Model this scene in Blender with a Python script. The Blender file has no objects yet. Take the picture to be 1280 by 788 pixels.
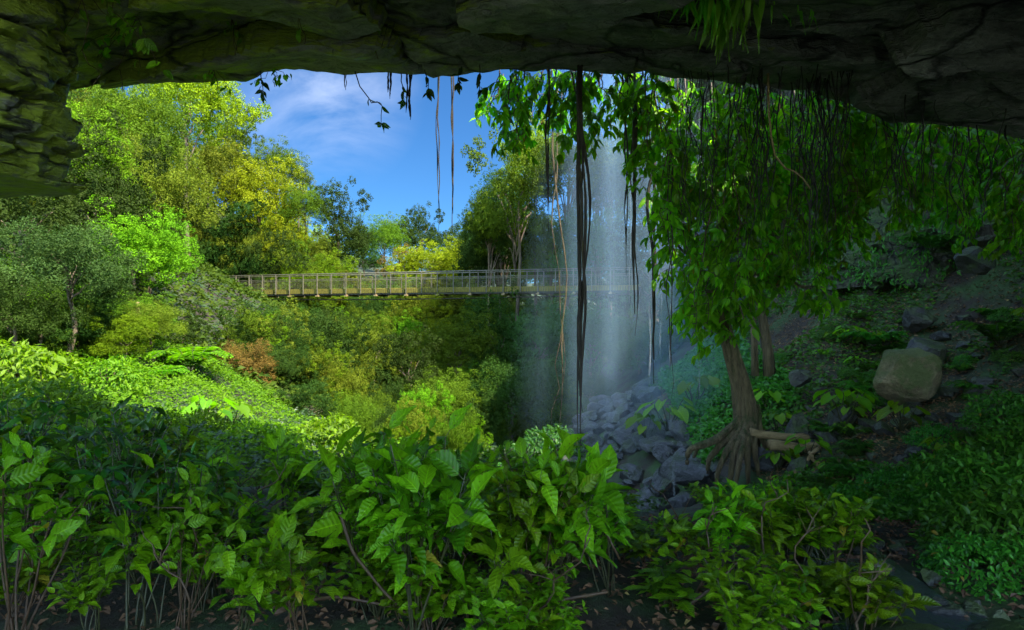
import bpy, math, random
import numpy as np
from mathutils import Vector, Euler
random.seed(7); RNG = np.random.default_rng(7)
C = bpy.context.scene.collection
sc = bpy.context.scene
K = 0.001278; CZ = 1.6

def P(px, py, Y):
    return Vector(((px-640)*K*Y, Y, CZ+(394-py)*K*Y))

# ---------------------------------------------------------------- noise
def _h(i, j, k):
    n = (i*374761393 + j*668265263 + k*1442695041) & 0xffffffff
    n = ((n ^ (n >> 13))*1274126177) & 0xffffffff
    n = ((n ^ (n >> 16))*2246822519) & 0xffffffff
    return ((n ^ (n >> 15)) & 0xffffff)/float(0xffffff)
def vnoise(p):
    p = np.asarray(p, float); f = np.floor(p); t = p-f; t = t*t*(3-2*t); q = f.astype(np.int64)
    r = 0
    for a in (0, 1):
        for b in (0, 1):
            for c in (0, 1):
                w = (t[:,0] if a else 1-t[:,0])*(t[:,1] if b else 1-t[:,1])*(t[:,2] if c else 1-t[:,2])
                r = r+w*_h(q[:,0]+a, q[:,1]+b, q[:,2]+c)
    return r*2-1
def fbm(p, o=4):
    p = np.asarray(p, float); s = 0; a = 1.0
    for i in range(o):
        s = s+a*vnoise(p*(2.03**i)+17.3*i); a *= .5
    return s

# ---------------------------------------------------------------- mesh batches
class MB:
    def __init__(s): s.v=[]; s.l=[]; s.t=[]; s.a=[]; s.n=0; s.m=[]
    def add(s, V, faces, att=None, mi=0):
        V = np.asarray(V, float).reshape(-1,3)
        l = np.array([i for f in faces for i in f], np.int64); t = np.array([len(f) for f in faces], np.int64)
        s.raw(V, l, t, att, mi)
    def raw(s, V, l, t, att=None, mi=0):
        s.v.append(V); s.l.append(l+s.n); s.t.append(t); s.m.append(np.full(len(t), mi))
        s.a.append(np.zeros((len(V),3)) if att is None else att); s.n += len(V)
    def mesh(s, name, mats, smooth=True):
        me = bpy.data.meshes.new(name)
        V = np.concatenate(s.v); L = np.concatenate(s.l); T = np.concatenate(s.t); A = np.concatenate(s.a); M = np.concatenate(s.m)
        me.vertices.add(len(V)); me.vertices.foreach_set('co', V.astype(np.float32).ravel())
        me.loops.add(len(L)); me.loops.foreach_set('vertex_index', L.astype(np.int32))
        me.polygons.add(len(T)); st = np.concatenate([[0], np.cumsum(T)[:-1]])
        me.polygons.foreach_set('loop_start', st.astype(np.int32))
        me.polygons.foreach_set('material_index', M.astype(np.int32))
        me.polygons.foreach_set('use_smooth', np.full(len(T), smooth))
        at = me.attributes.new('luv', 'FLOAT_VECTOR', 'POINT'); at.data.foreach_set('vector', A.astype(np.float32).ravel())
        me.update(calc_edges=True)
        for m in (mats if isinstance(mats, (list, tuple)) else [mats]): me.materials.append(m)
        return me
    def build(s, name, mats, parent=None, smooth=True):
        return link(name, s.mesh(name, mats, smooth), parent)

def link(name, me, parent=None):
    o = bpy.data.objects.new(name, me); C.objects.link(o)
    if parent: o.parent = parent
    return o
def tag(o, label=None, cat=None, group=None, kind=None):
    if label: o['label'] = label
    if cat: o['category'] = cat
    if group: o['group'] = group
    if kind: o['kind'] = kind
    return o
def thing(name, label, cat, loc=(0,0,0), rz=0, group=None):
    o = bpy.data.objects.new(name, None); C.objects.link(o); o.empty_display_size = .1
    o.location = loc; o.rotation_euler = (0,0,rz)
    return tag(o, label, cat, group)
def copy_tree(o, parent=None, kids=None):
    c = o.copy(); C.objects.link(c); c.parent = parent
    for ch in (KIDS.get(o.name, []) if kids is None else kids): copy_tree(ch, c)
    return c
KIDS = {}
def register(root, *kids): KIDS[root.name] = list(kids)
USED = set()
def spawn(root, loc, rz, scale, label, cat, group=None, tilt=(0,0), color=None):
    """first call moves the prototype itself, later calls copy it with its parts"""
    if root.name not in USED: USED.add(root.name); o = root
    else: o = copy_tree(root)
    o.location = loc; o.rotation_euler = (tilt[0], tilt[1], rz)
    o.scale = scale if isinstance(scale, tuple) else (scale,)*3
    tag(o, label, cat, group)
    if color:
        for ch in o.children: ch.color = (*color, 1)
    return o

def norm(a):
    return a/np.maximum(np.linalg.norm(a, axis=-1, keepdims=True), 1e-9)
def tube(mb, pts, rad, sides=6, mi=0, cap=True):
    pts = np.asarray(pts, float); n = len(pts); rad = np.broadcast_to(np.asarray(rad, float), (n,)) if np.ndim(rad) else np.full(n, rad)
    T = norm(np.gradient(pts, axis=0))
    ref = np.array([0,0,1.]) if abs(T[:,2]).mean() < .8 else np.array([1.,0,0])
    A = norm(np.cross(T, ref)); B = np.cross(T, A)
    ang = np.arange(sides)*2*math.pi/sides
    V = pts[:,None]+rad[:,None,None]*(A[:,None]*np.cos(ang)[None,:,None]+B[:,None]*np.sin(ang)[None,:,None])
    F = []
    for i in range(n-1):
        for j in range(sides):
            a = i*sides+j; b = i*sides+(j+1)%sides; F.append((a,b,b+sides,a+sides))
    if cap: F.append(tuple(range(sides))[::-1]); F.append(tuple((n-1)*sides+j for j in range(sides)))
    att = np.zeros((n*sides,3)); att[:,1] = np.repeat(np.arange(n)/max(n-1,1), sides); att[:,2]=random.random()
    mb.add(V.reshape(-1,3), F, att, mi)
def box(mb, c, s, mi=0, rz=0):
    c = np.array(c, float); x,y,z = [q/2 for q in s]
    V = np.array([(-x,-y,-z),(x,-y,-z),(x,y,-z),(-x,y,-z),(-x,-y,z),(x,-y,z),(x,y,z),(-x,y,z)])
    ca, sa = math.cos(rz), math.sin(rz); R = np.array([[ca,-sa,0],[sa,ca,0],[0,0,1]])
    mb.add(V@R.T+c, [(3,2,1,0),(4,5,6,7),(0,1,5,4),(1,2,6,5),(2,3,7,6),(3,0,4,7)], None, mi)
def curve(a, b, sag=0, n=8, wob=0, seed=0):
    a = np.array(a, float); b = np.array(b, float); t = np.linspace(0,1,n)[:,None]
    p = a+(b-a)*t; p[:,2] -= sag*(4*t*(1-t))[:,0]
    if wob:
        r = np.random.default_rng(seed); L = np.linalg.norm(b-a)
        for f in (1,2,3.5):
            ph = r.uniform(0,6.28,3); am = r.normal(0,1,3)*wob*L/f
            p += am*np.sin(t*math.pi*f*2+ph)*(t*(1-t)*4)**.5
    return p

# ---------------------------------------------------------------- leaf templates
def tmpl_quad(w=.32, fold=.12):
    V = np.array([(0,0,0),(-w,.42,fold),(0,1,-.05),(w,.42,fold)])
    return V, [(0,1,2),(0,2,3)], np.array([(0,0),(-1,.4),(0,1),(1,.4)])
def tmpl_leaf(seg=3, cols=(-1,0,1), w=.24, fold=.10, bend=.15, heart=0, serr=0, peak=.42, tipp=1.25):
    ts = np.linspace(0,1,seg+1); V=[]; U=[]
    for i,t in enumerate(ts):
        tt = t**(math.log(.5)/math.log(peak))
        ww = w*(math.sin(math.pi*tt)**.8 if 0<t<1 else 0.004)
        if t>.6: ww *= (1-((t-.6)/.4)**tipp*.35)
        if heart and t==0: ww = w*.75
        for u in cols:
            e = ww*(1+(serr*(1 if i%2 else -1) if abs(u)==1 else 0))
            y = t - (heart*abs(u)*(1-t)**3 if heart else 0) + (serr*.04*abs(u)*(1 if i%2 else 0))
            V.append((u*e, y, abs(u)*fold*ww/w - bend*t*t + .03*math.sin(t*9+u*2)*abs(u)))
            U.append((u,t))
    n = len(cols); F = [(i*n+j, i*n+j+1, (i+1)*n+j+1, (i+1)*n+j) for i in range(seg) for j in range(n-1)]
    return np.array(V), F, np.array(U)
T_Q = tmpl_quad(); T_QN = tmpl_quad(.2,.08)
T_MID = tmpl_leaf(4, (-1,0,1), .20, .08, .22)
T_BIG = tmpl_leaf(10, (-1,-.5,0,.5,1), .25, .10, .30, serr=.06)
T_BIG2 = tmpl_leaf(10, (-1,-.5,0,.5,1), .23, .05, .26, serr=.08, peak=.38)
T_LANCE = tmpl_leaf(8, (-1,0,1), .085, .03, .55, peak=.4)
T_HEART = tmpl_leaf(8, (-1,-.5,0,.5,1), .40, .10, .22, heart=.3, peak=.3)
T_STRAP = tmpl_leaf(8, (-1,0,1), .04, .015, .15, peak=.45)
def scatter(mb, T, pos, d, n, size, rnd=None, mi=0, wid=None):
    V, F, U = T; N = len(pos)
    if N == 0: return
    d = norm(d); n = n-(n*d).sum(1, keepdims=True)*d; n = norm(n); s = np.cross(d, n)
    size = np.broadcast_to(size, (N,)); rnd = RNG.random(N) if rnd is None else rnd
    w = size if wid is None else size*wid
    W = pos[:,None]+w[:,None,None]*V[None,:,0,None]*s[:,None]+size[:,None,None]*(V[None,:,1,None]*d[:,None]+V[None,:,2,None]*n[:,None])
    l0 = np.array([i for f in F for i in f]); t0 = np.array([len(f) for f in F]); m = len(V)
    l = (l0[None]+np.arange(N)[:,None]*m).ravel(); t = np.tile(t0, N)
    att = np.empty((N,m,3)); att[:,:,:2] = U[None]; att[:,:,2] = rnd[:,None]
    mb.raw(W.reshape(-1,3), l, t, att.reshape(-1,3), mi)
def rdir(N, rng=RNG): return norm(rng.normal(size=(N,3)))

# ---------------------------------------------------------------- materials
def newmat(name):
    m = bpy.data.materials.new(name); m.use_nodes = True; nt = m.node_tree
    for n in list(nt.nodes): nt.nodes.remove(n)
    out = nt.nodes.new('ShaderNodeOutputMaterial')
    return m, nt, out
def nd(nt, t, ins=None, **kw):
    n = nt.nodes.new(t)
    for k,v in kw.items(): setattr(n, k, v)
    for k,v in (ins or {}).items():
        if hasattr(v, 'is_output'): nt.links.new(v, n.inputs[k])
        else: n.inputs[k].default_value = v
    return n
def mixc(nt, f, a, b, bt='MIX'):
    n = nt.nodes.new('ShaderNodeMix'); n.data_type='RGBA'; n.blend_type=bt
    for i,v in ((0,f),(6,a),(7,b)):
        if hasattr(v,'is_output'): nt.links.new(v, n.inputs[i])
        else: n.inputs[i].default_value = (*v,1) if (i>0 and len(v)==3) else v
    return n.outputs[2]
def math_(nt, op, a, b=0.0, c=0.0, clamp=False):
    n = nt.nodes.new('ShaderNodeMath'); n.operation=op; n.use_clamp=clamp
    for i,v in enumerate((a,b,c)):
        if hasattr(v,'is_output'): nt.links.new(v, n.inputs[i])
        else: n.inputs[i].default_value = v
    return n.outputs[0]
def noise_(nt, scale, detail=4, rough=.55, vec=None, dist=0):
    n = nt.nodes.new('ShaderNodeTexNoise'); n.inputs['Scale'].default_value=scale; n.inputs['Detail'].default_value=detail
    n.inputs['Roughness'].default_value=rough; n.inputs['Distortion'].default_value=dist
    if vec: nt.links.new(vec, n.inputs['Vector'])
    return n.outputs['Fac']
def ramp(nt, f, stops):
    n = nt.nodes.new('ShaderNodeValToRGB'); r = n.color_ramp
    while len(r.elements) < len(stops): r.elements.new(.5)
    for e,(p,c) in zip(r.elements, stops): e.position=p; e.color=(*c,1) if len(c)==3 else c
    nt.links.new(f, n.inputs[0]); return n.outputs[0]

def leaf_mat(name, a=None, b=None, trans=.4, rough=.42, veins=False, old=(.25,.17,.02), oldat=.975, spec=.5, tvar=1.0):
    m, nt, out = newmat(name)
    at = nd(nt, 'ShaderNodeAttribute', attribute_name='luv'); sp = nd(nt, 'ShaderNodeSeparateXYZ', {0: at.outputs['Vector']})
    u, v, r = sp.outputs
    oi = nd(nt, 'ShaderNodeObjectInfo')
    if a is None:
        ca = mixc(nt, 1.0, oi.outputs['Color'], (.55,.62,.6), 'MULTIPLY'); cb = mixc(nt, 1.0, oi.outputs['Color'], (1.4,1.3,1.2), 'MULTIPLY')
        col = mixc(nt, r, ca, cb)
    else: col = mixc(nt, r, a, b)
    # tint from plant to plant
    hs = nd(nt, 'ShaderNodeHueSaturation', {'Color': col, 'Saturation': 1.0, 'Fac': 1.0})
    nt.links.new(math_(nt, 'MULTIPLY_ADD', oi.outputs['Random'], .04*tvar, .5-.02*tvar), hs.inputs['Hue'])
    nt.links.new(math_(nt, 'MULTIPLY_ADD', oi.outputs['Random'], .5*tvar, 1-.25*tvar), hs.inputs['Value'])
    col = hs.outputs[0]
    col = mixc(nt, math_(nt, 'GREATER_THAN', r, oldat), col, old)
    nrm = None
    if veins:
        au = math_(nt, 'ABSOLUTE', u)
        ph = math_(nt, 'MULTIPLY', math_(nt, 'SUBTRACT', v, math_(nt, 'MULTIPLY', au, .16)), 46.0)
        sv = math_(nt, 'POWER', math_(nt, 'MULTIPLY_ADD', math_(nt, 'SINE', ph), .5, .5), 5.0)
        mid = math_(nt, 'LESS_THAN', au, .06)
        ve = math_(nt, 'MAXIMUM', mid, math_(nt, 'MULTIPLY', sv, .22), clamp=True)
        lc = mixc(nt, 1.0, col, (1.7,1.5,1.7), 'MULTIPLY')
        col = mixc(nt, ve, col, lc)
        geo = nd(nt, 'ShaderNodeNewGeometry')
        sp2 = noise_(nt, 60, 2, .5, geo.outputs['Position'])
        col = mixc(nt, math_(nt, 'MULTIPLY', math_(nt, 'GREATER_THAN', sp2, .66), .7), col, (.10,.07,.02))
        quilt = math_(nt, 'SINE', ph)
        bp = nd(nt, 'ShaderNodeBump', {'Height': math_(nt,'ADD',quilt,math_(nt,'MULTIPLY',sp2,1.5)), 'Strength': .4, 'Distance': .003}); nrm = bp.outputs[0]
    pb = nd(nt, 'ShaderNodeBsdfPrincipled', {'Base Color': col, 'Roughness': rough, 'Specular IOR Level': spec})
    tc = mixc(nt, 1.0, col, (1.25,1.35,.5), 'MULTIPLY')
    tr = nd(nt, 'ShaderNodeBsdfTranslucent', {'Color': tc})
    if nrm: nt.links.new(nrm, pb.inputs['Normal']); nt.links.new(nrm, tr.inputs['Normal'])
    mx = nd(nt, 'ShaderNodeMixShader', {0: trans, 1: pb.outputs[0], 2: tr.outputs[0]})
    nt.links.new(mx.outputs[0], out.inputs[0]); return m
def solid_mat(name, a, b, scale=8, rough=.8, bump=.3, bs=None, stretch=(1,1,1), moss=None, mossamt=.5, detail=6, obj=False, spec=.5, dist=.02, mossx=False, cracks=0):
    m, nt, out = newmat(name)
    tc = nd(nt, 'ShaderNodeTexCoord'); geo = nd(nt, 'ShaderNodeNewGeometry')
    mp = nd(nt, 'ShaderNodeMapping', {'Vector': tc.outputs['Object'] if obj else geo.outputs['Position'], 'Scale': stretch})
    v = mp.outputs[0]
    n1 = noise_(nt, scale, detail, .6, v); n2 = noise_(nt, scale*5, 5, .65, v)
    f = math_(nt, 'MULTIPLY_ADD', n2, .5, math_(nt,'MULTIPLY',n1,.75)); f = math_(nt,'MULTIPLY_ADD', math_(nt,'SUBTRACT',f,.62), 2.6, .5, clamp=True)
    col = mixc(nt, f, a, b)
    if moss:
        n3 = noise_(nt, scale*(1.1 if mossx else .6), 7, .68, v)
        nz = nd(nt, 'ShaderNodeSeparateXYZ', {0: geo.outputs['Normal']}).outputs[2]
        mf = math_(nt, 'ADD', math_(nt,'MULTIPLY',nz,.12), n3)
        if mossx:   # moss grows towards the open left end of the cave
            px_ = nd(nt,'ShaderNodeSeparateXYZ',{0:geo.outputs['Position']}).outputs[0]; mf = math_(nt,'ADD', mf, math_(nt,'MULTIPLY_ADD', px_, -.036, -.03))
        mf = math_(nt,'MULTIPLY_ADD', math_(nt,'SUBTRACT', mf, 1-mossamt), 7, 0.5, clamp=True)
        mcol = mixc(nt, n2, tuple(c*.5 for c in moss), moss)
        col = mixc(nt, mf, col, mcol)
    if cracks:
        wv = nt.nodes.new('ShaderNodeVectorMath'); wv.operation='ADD'; nt.links.new(v, wv.inputs[0])
        nt2 = nt.nodes.new('ShaderNodeTexNoise'); nt2.inputs['Scale'].default_value=2.0; nt2.inputs['Detail'].default_value=4; nt.links.new(v, nt2.inputs['Vector'])
        sc2 = nd(nt,'ShaderNodeVectorMath',{0:nt2.outputs['Color'],1:(.55,.55,.55)},operation='MULTIPLY'); nt.links.new(sc2.outputs[0], wv.inputs[1])
        h1=None
        for cs,cw in ((cracks,.03),(cracks*2.6,.025)):
            vo = nt.nodes.new('ShaderNodeTexVoronoi'); vo.feature='DISTANCE_TO_EDGE'; vo.inputs['Scale'].default_value=cs; nt.links.new(wv.outputs[0], vo.inputs['Vector'])
            ck = math_(nt,'DIVIDE', vo.outputs['Distance'], cw, clamp=True); h1 = ck if h1 is None else math_(nt,'MULTIPLY',h1,math_(nt,'MULTIPLY_ADD',ck,.35,.65))
        col = mixc(nt, h1, tuple(c*.5 for c in a), col); f = math_(nt,'ADD', f, math_(nt,'MULTIPLY',h1,.9))
    bp = nd(nt, 'ShaderNodeBump', {'Height': f, 'Strength': bump, 'Distance': dist})
    pb = nd(nt, 'ShaderNodeBsdfPrincipled', {'Base Color': col, 'Roughness': rough, 'Specular IOR Level': spec, 'Normal': bp.outputs[0]})
    nt.links.new(pb.outputs[0], out.inputs[0]); return m

M = {}
M['tree'] = leaf_mat('tree_foliage', None, None, .24, .65, spec=.08)
M['curtain'] = leaf_mat('hanging_foliage', (.06,.20,.005), (.20,.46,.009), .66, .38, oldat=.992, spec=.3)
M['fore'] = leaf_mat('understory_leaf', (.03,.09,.002), (.20,.39,.006), .50, .38, veins=True, oldat=.985, old=(.30,.26,.02), spec=.35)
M['fore2'] = leaf_mat('broad_leaf', (.06,.16,.003), (.21,.42,.008), .55, .4, veins=True, oldat=2, spec=.3)
M['lance'] = leaf_mat('lance_leaf', (.012,.05,.006), (.04,.13,.008), .35, .4, oldat=2)
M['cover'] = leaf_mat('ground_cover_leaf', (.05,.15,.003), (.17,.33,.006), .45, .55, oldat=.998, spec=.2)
M['hill'] = leaf_mat('hillside_leaf', (.018,.045,.004), (.08,.12,.008), .3, .6, oldat=.96, old=(.16,.10,.04), spec=.1)
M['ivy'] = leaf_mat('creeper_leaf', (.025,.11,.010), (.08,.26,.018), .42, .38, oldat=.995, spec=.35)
M['strap'] = leaf_mat('strap_leaf', (.10,.30,.015), (.16,.42,.02), .5, .4, oldat=2)
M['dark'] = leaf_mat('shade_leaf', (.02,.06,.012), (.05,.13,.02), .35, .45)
M['litter'] = leaf_mat('fallen_leaf', (.06,.034,.014), (.24,.14,.055), .1, .7, old=(.35,.25,.08), oldat=.93)
M['bark'] = solid_mat('bark', (.05,.035,.02), (.20,.15,.09), 6, .85, .6, stretch=(3,3,.5), obj=True)
M['figbark'] = solid_mat('fig_bark', (.04,.026,.012), (.30,.22,.105), 5, .8, 1.0, stretch=(3,3,.35), moss=(.07,.09,.015), mossamt=.41, dist=.06)
M['stem'] = solid_mat('green_stem', (.012,.016,.004), (.045,.045,.012), 14, .5, .2, obj=True)
M['stemb'] = solid_mat('brown_stem', (.03,.014,.007), (.09,.05,.02), 14, .55, .3, obj=True)
M['root'] = solid_mat('aerial_root', (.012,.010,.008), (.06,.045,.03), 10, .8, .7, stretch=(4,4,.4), moss=(.09,.08,.02), mossamt=.38)
M['roof'] = solid_mat('cave_rock', (.03,.031,.034), (.30,.295,.285), 2.8, .52, 1.0, stretch=(.6,1,2.4), moss=(.36,.46,.035), mossamt=.475, mossx=True, cracks=.55, dist=.05)
M['wall'] = solid_mat('wall_rock', (.02,.018,.014), (.10,.085,.06), 1.6, .75, 1.0, moss=(.06,.10,.015), mossamt=.52, dist=.07, cracks=1.3)
M['rock'] = solid_mat('wet_basalt', (.015,.016,.019), (.10,.10,.11), 3.5, .45, 1.0, dist=.05, moss=(.05,.07,.02), mossamt=.38)
M['rockm'] = solid_mat('mossy_boulder', (.05,.035,.016), (.34,.27,.15), 4.5, .8, 1.0, moss=(.13,.16,.05), mossamt=.50, dist=.04)
M['rockd'] = solid_mat('dark_boulder', (.010,.010,.011), (.055,.052,.050), 3.2, .5, .8, moss=(.06,.09,.02), mossamt=.42, dist=.04)
M['deckw'] = solid_mat('weathered_timber', (.10,.085,.008), (.24,.20,.025), 3, .8, .3, stretch=(6,6,1))
M['metal'] = solid_mat('galvanised_steel', (.10,.09,.055), (.18,.16,.105), 5, .45, .05, dist=.002)
M['beam'] = solid_mat('dark_beam', (.03,.028,.02), (.08,.07,.04), 4, .7, .2)
M['pale'] = solid_mat('pale_timber_end', (.25,.17,.07), (.38,.28,.13), 5, .7, .1)
M['hair'] = solid_mat('fine_root', (.004,.004,.004), (.022,.016,.012), 10, .8, .4, obj=True)
M['log'] = solid_mat('fallen_log', (.12,.075,.03), (.34,.24,.11), 5, .7, .6, stretch=(.5,3,3))
# ground
def ground_mat():
    m, nt, out = newmat('forest_soil'); geo = nd(nt, 'ShaderNodeNewGeometry'); v = geo.outputs['Position']
    n1 = noise_(nt, 1.2, 6, .6, v); n2 = noise_(nt, 14, 5, .7, v)
    soil = mixc(nt, n2, (.005,.0035,.002), (.04,.026,.013)); green = mixc(nt, n2, (.01,.03,.005), (.04,.09,.012))
    f = math_(nt,'MULTIPLY_ADD', math_(nt,'SUBTRACT',n1,.5), 6, .4, clamp=True)
    col = mixc(nt, f, soil, green)
    bp = nd(nt, 'ShaderNodeBump', {'Height': n2, 'Strength': .8, 'Distance': .05})
    pb = nd(nt, 'ShaderNodeBsdfPrincipled', {'Base Color': col, 'Roughness': .85, 'Normal': bp.outputs[0]})
    nt.links.new(pb.outputs[0], out.inputs[0]); return m
M['ground'] = ground_mat()

# ---------------------------------------------------------------- terrain
CP = [(-3,2,0),(3,2,0),(0,3.3,0),(0,5,-.12),(-5,5,.05),(5,5,.1),(0,-5,0),(0,-20,.5),(-20,-10,1),(20,-10,3),(0,8,-.8),(-4,8,-.45),(4,8,-1.0),
      (7,7,.3),(5.6,5.2,.35),(-8,7,.3),(0.2,15,-2.9),(-2,11,-1.7),(1.5,11,-2.2),(-20,20,6),(-14,10,1.6),(-20,6,3),(-30,30,13),(-25,40,7.5),(-15,40,2),(-8,40,-3.5),(0,40,-6.5),
      (-5,30,-4.8),(0,30,-5),(6,40,-3.5),(12,35,2),(20,30,9),(20,45,7),(13,20,6),(14,12,6),(15,6,5),(-40,60,20),(-17,60,4),(0,60,-5),(-10,90,5),(10,90,4),
      (-35,100,14),(25,70,8),(0,150,8),(-60,30,26),(60,30,22),(-80,150,22),(80,150,20),(0,260,10),(-260,0,25),(260,0,25),(-260,400,22),(260,400,22),(0,500,12),(0,-200,10),
      (-30,53,3.4),(9,38,-1)]
for q in ((850,650,13),(780,640,14),(740,575,18),(770,505,25),(700,565,22),(820,480,27),(860,560,15),(850,505,18),(910,470,19),(920,588,12),(1000,545,12),
          (980,435,16),(1060,430,15),(1135,512,12),(1150,412,15),(1250,480,11),(1270,400,13),(1280,600,7),(1100,625,8),(0,500,12),(0,430,18),(330,565,12),
          (200,435,20),(250,485,17),(340,525,18),(130,400,22),(420,545,22),(1160,740,3.8)):
    CP.append(tuple(P(*q)))
CP = np.array(CP); XY = CP[:,:2]
_ph = lambda r: r
A_ = np.linalg.norm(XY[:,None]-XY[None], axis=2); n_ = len(CP)
S_ = np.zeros((n_+1,n_+1)); S_[:n_,:n_] = A_ + np.eye(n_)*-.02; S_[n_,:n_]=1; S_[:n_,n_]=1
W_ = np.linalg.solve(S_, np.concatenate([CP[:,2],[0]]))
def G(x, y):
    x = np.atleast_1d(np.asarray(x,float)); y = np.atleast_1d(np.asarray(y,float)); xy = np.stack([x,y],1)
    z = np.linalg.norm(xy[:,None]-XY[None], axis=2)@W_[:n_]+W_[n_]
    p = np.stack([x,y,np.zeros_like(x)],1)
    return z+.22*fbm(p*.45,3)*np.clip((np.hypot(x,y)-5)/6,.15,1)+.04*fbm(p*2.2,2)
def Gf(x, y): return float(G(x,y)[0])
def terrain():
    def axis(lo, hi, c0, c1, fine, grow):
        a = list(np.arange(c0, c1+1e-6, fine)); s = fine; x = c1
        while x < hi: s *= grow; x += s; a.append(x)
        s = fine; x = c0; pre = []
        while x > lo: s *= grow; x -= s; pre.append(x)
        return np.array(pre[::-1]+a)
    ax = axis(-500,500,-16,14,.22,1.12); ay = axis(-300,900,1,30,.22,1.12)
    X,Y = np.meshgrid(ax,ay); Z = G(X.ravel(),Y.ravel()); V = np.stack([X.ravel(),Y.ravel(),Z],1)
    nx=len(ax); ny=len(ay); i,j = np.meshgrid(np.arange(nx-1),np.arange(ny-1)); a=(j*nx+i).ravel()
    L = np.stack([a,a+1,a+nx+1,a+nx],1).ravel()
    mb = MB(); mb.raw(V,L,np.full(len(a),4)); o = mb.build('ground', M['ground']); tag(o, kind='structure')
terrain()

# ---------------------------------------------------------------- cliff and cave roof
LIPPX = np.array([-200,0,60,110,180,280,350,420,470,540,620,700,850,950,1000,1050,1100,1200,1280,1500,1900])
LIPPY = np.array([ 150,135,128,118,104,97,92,92,98,104,95,92,100,110,120,128,138,150,166,205,300])
LIPY  = np.array([8.3,8.4,8.5,8.6,8.7,9,9,9,9,9,9,9,9.2,9.4,9.6,9.6,9.6,9.4,9.2,9,9])
LIPX = (LIPPX-640)*K*LIPY; LIPZ = CZ+(394-LIPPY)*K*LIPY
def TOPH(x):
    t = np.interp(x, [-7,-6,-4,0,4,7,9,10.5,12,30], TOPV)
    return t
TOPV = [6.4,6.5,6.7,7.0,7.4,8.0,8.6,9.2,10,11]
def cells(p, centers, tilt, off):
    d = np.linalg.norm(p[:,None]-centers[None], axis=2); o = np.argsort(d,axis=1)[:,:2]; i=o[:,0]
    d1 = d[np.arange(len(p)),i]; d2 = d[np.arange(len(p)),o[:,1]]
    q = p-centers[i]; return (q*tilt[i]).sum(1)+off[i], np.clip((d2-d1)/.14,0,1)
def cliff():
    r = np.random.default_rng(3)
    xs = np.concatenate([np.arange(-6.9,9.6,.06), np.arange(9.7,16,.25)]); nu = 130
    rows=[]
    for k,x in enumerate(xs):
        lz = np.interp(x,LIPX,LIPZ); ly = np.interp(x,LIPX,LIPY); tp = float(TOPH(x))
        ys = np.concatenate([np.linspace(-1.6,3.4,8), np.linspace(3.6,ly,nu)[:-1]])
        t = np.clip((ly-ys)/4.0,0,3)
        zs = lz+.10*np.minimum(t,1)+.25*np.clip(t-.9,0,9)
        prof = [(y,z) for y,z in zip(ys,zs)]
        # rounded lip then the cliff face leaning outwards, the top and the back
        for dz,dy in ((.0,0),(.12,.04),(.35,.08),(.7,.1),(1.2,.1),(1.7,.0),(2.2,-.1),(3,-.2),(4,-.3),(5,-.4),(6,-.5)):
            if lz+dz < tp: prof.append((ly+dy, lz+dz))
            else: prof.append((ly+dy, tp))
        prof += [(ly-.3,tp),(ly-3,tp+.5),(1,tp+.5),(-1,tp),(-2.4,max(tp*.6,8)),(-2.2,7.5)]
        rows.append([(x,y,z) for y,z in prof])
    V = np.array(rows); nx,npf,_ = V.shape; V = V.reshape(-1,3); V0=V.copy()
    # broken slabs
    near = (V0[:,1]>3)&(V0[:,2]<7)
    p2 = np.stack([V0[:,0]*.50, V0[:,1]*1.5, V0[:,2]*1.0],1)+.12*np.stack([fbm(V0*1.3,3),fbm(V0*1.3+9,3),fbm(V0*1.3+33,3)],1)
    cen = np.stack([r.uniform(-5,7,150), r.uniform(4,14.5,150), r.uniform(2.5,6,150)],1)
    h = np.zeros(len(V)); e = np.ones(len(V))
    h[near], e[near] = cells(p2[near], cen, r.normal(0,.13,(150,3)), r.normal(0,.07,150))
    lipw = np.exp(-((V0[:,1]-np.interp(V0[:,0],LIPX,LIPY))/.5)**2)
    V[:,2] += near*(h*1.2*(1-.45*lipw)+.10*(1-e)*(1-.6*lipw)) + .05*fbm(V0*1.1,4) + near*.03*fbm(V0*np.array([2,5,5]),4)
    big = np.stack([fbm(V0*.25,4),fbm(V0*.25+50,4),fbm(V0*.25+90,4)],1)*1.1
    V += big*np.clip((V0[:,2]-7)/6,0,1)[:,None]
    V[:,1] += near*(.10*fbm(V0*np.array([1.6,1,3]),4)) + near*h*.6
    # terraced strata on the low left buttress
    lb = 0*np.clip((-3.85-V0[:,0])/.35,0,1)*(V0[:,1]>3.4)*(V0[:,2]<7)
    zz = V[:,2]; st = .26; q = zz/st+.5*fbm(np.stack([V0[:,0]*.5,V0[:,1]*.5,0*zz],1),2); fr = q-np.floor(q)
    V[:,0] += lb*(.22*(fr-.5)+.12*fbm(V0*np.array([1,1.5,4]),3)); V[:,2] += lb*(.05*np.sin(q*6.28))
    L=[]
    i,j = np.meshgrid(np.arange(nx-1), np.arange(npf), indexing='ij'); a=(i*npf+j).ravel(); b=(i*npf+(j+1)%npf).ravel()
    L = np.stack([a,b,b+npf,a+npf],1).ravel()
    mb = MB(); mb.raw(V,L,np.full(len(a),4))
    for s in (0,nx-1):
        ring = np.arange(npf)+s*npf
        if s: ring = ring[::-1]
        mb.l.append(ring[::-1]); mb.t.append(np.array([npf])); mb.m.append(np.array([0]))
    o = mb.build('cliff', M['roof'], smooth=False); tag(o, kind='structure')
    return V.reshape(nx,npf,3), xs
CV, CXS = cliff()
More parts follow.
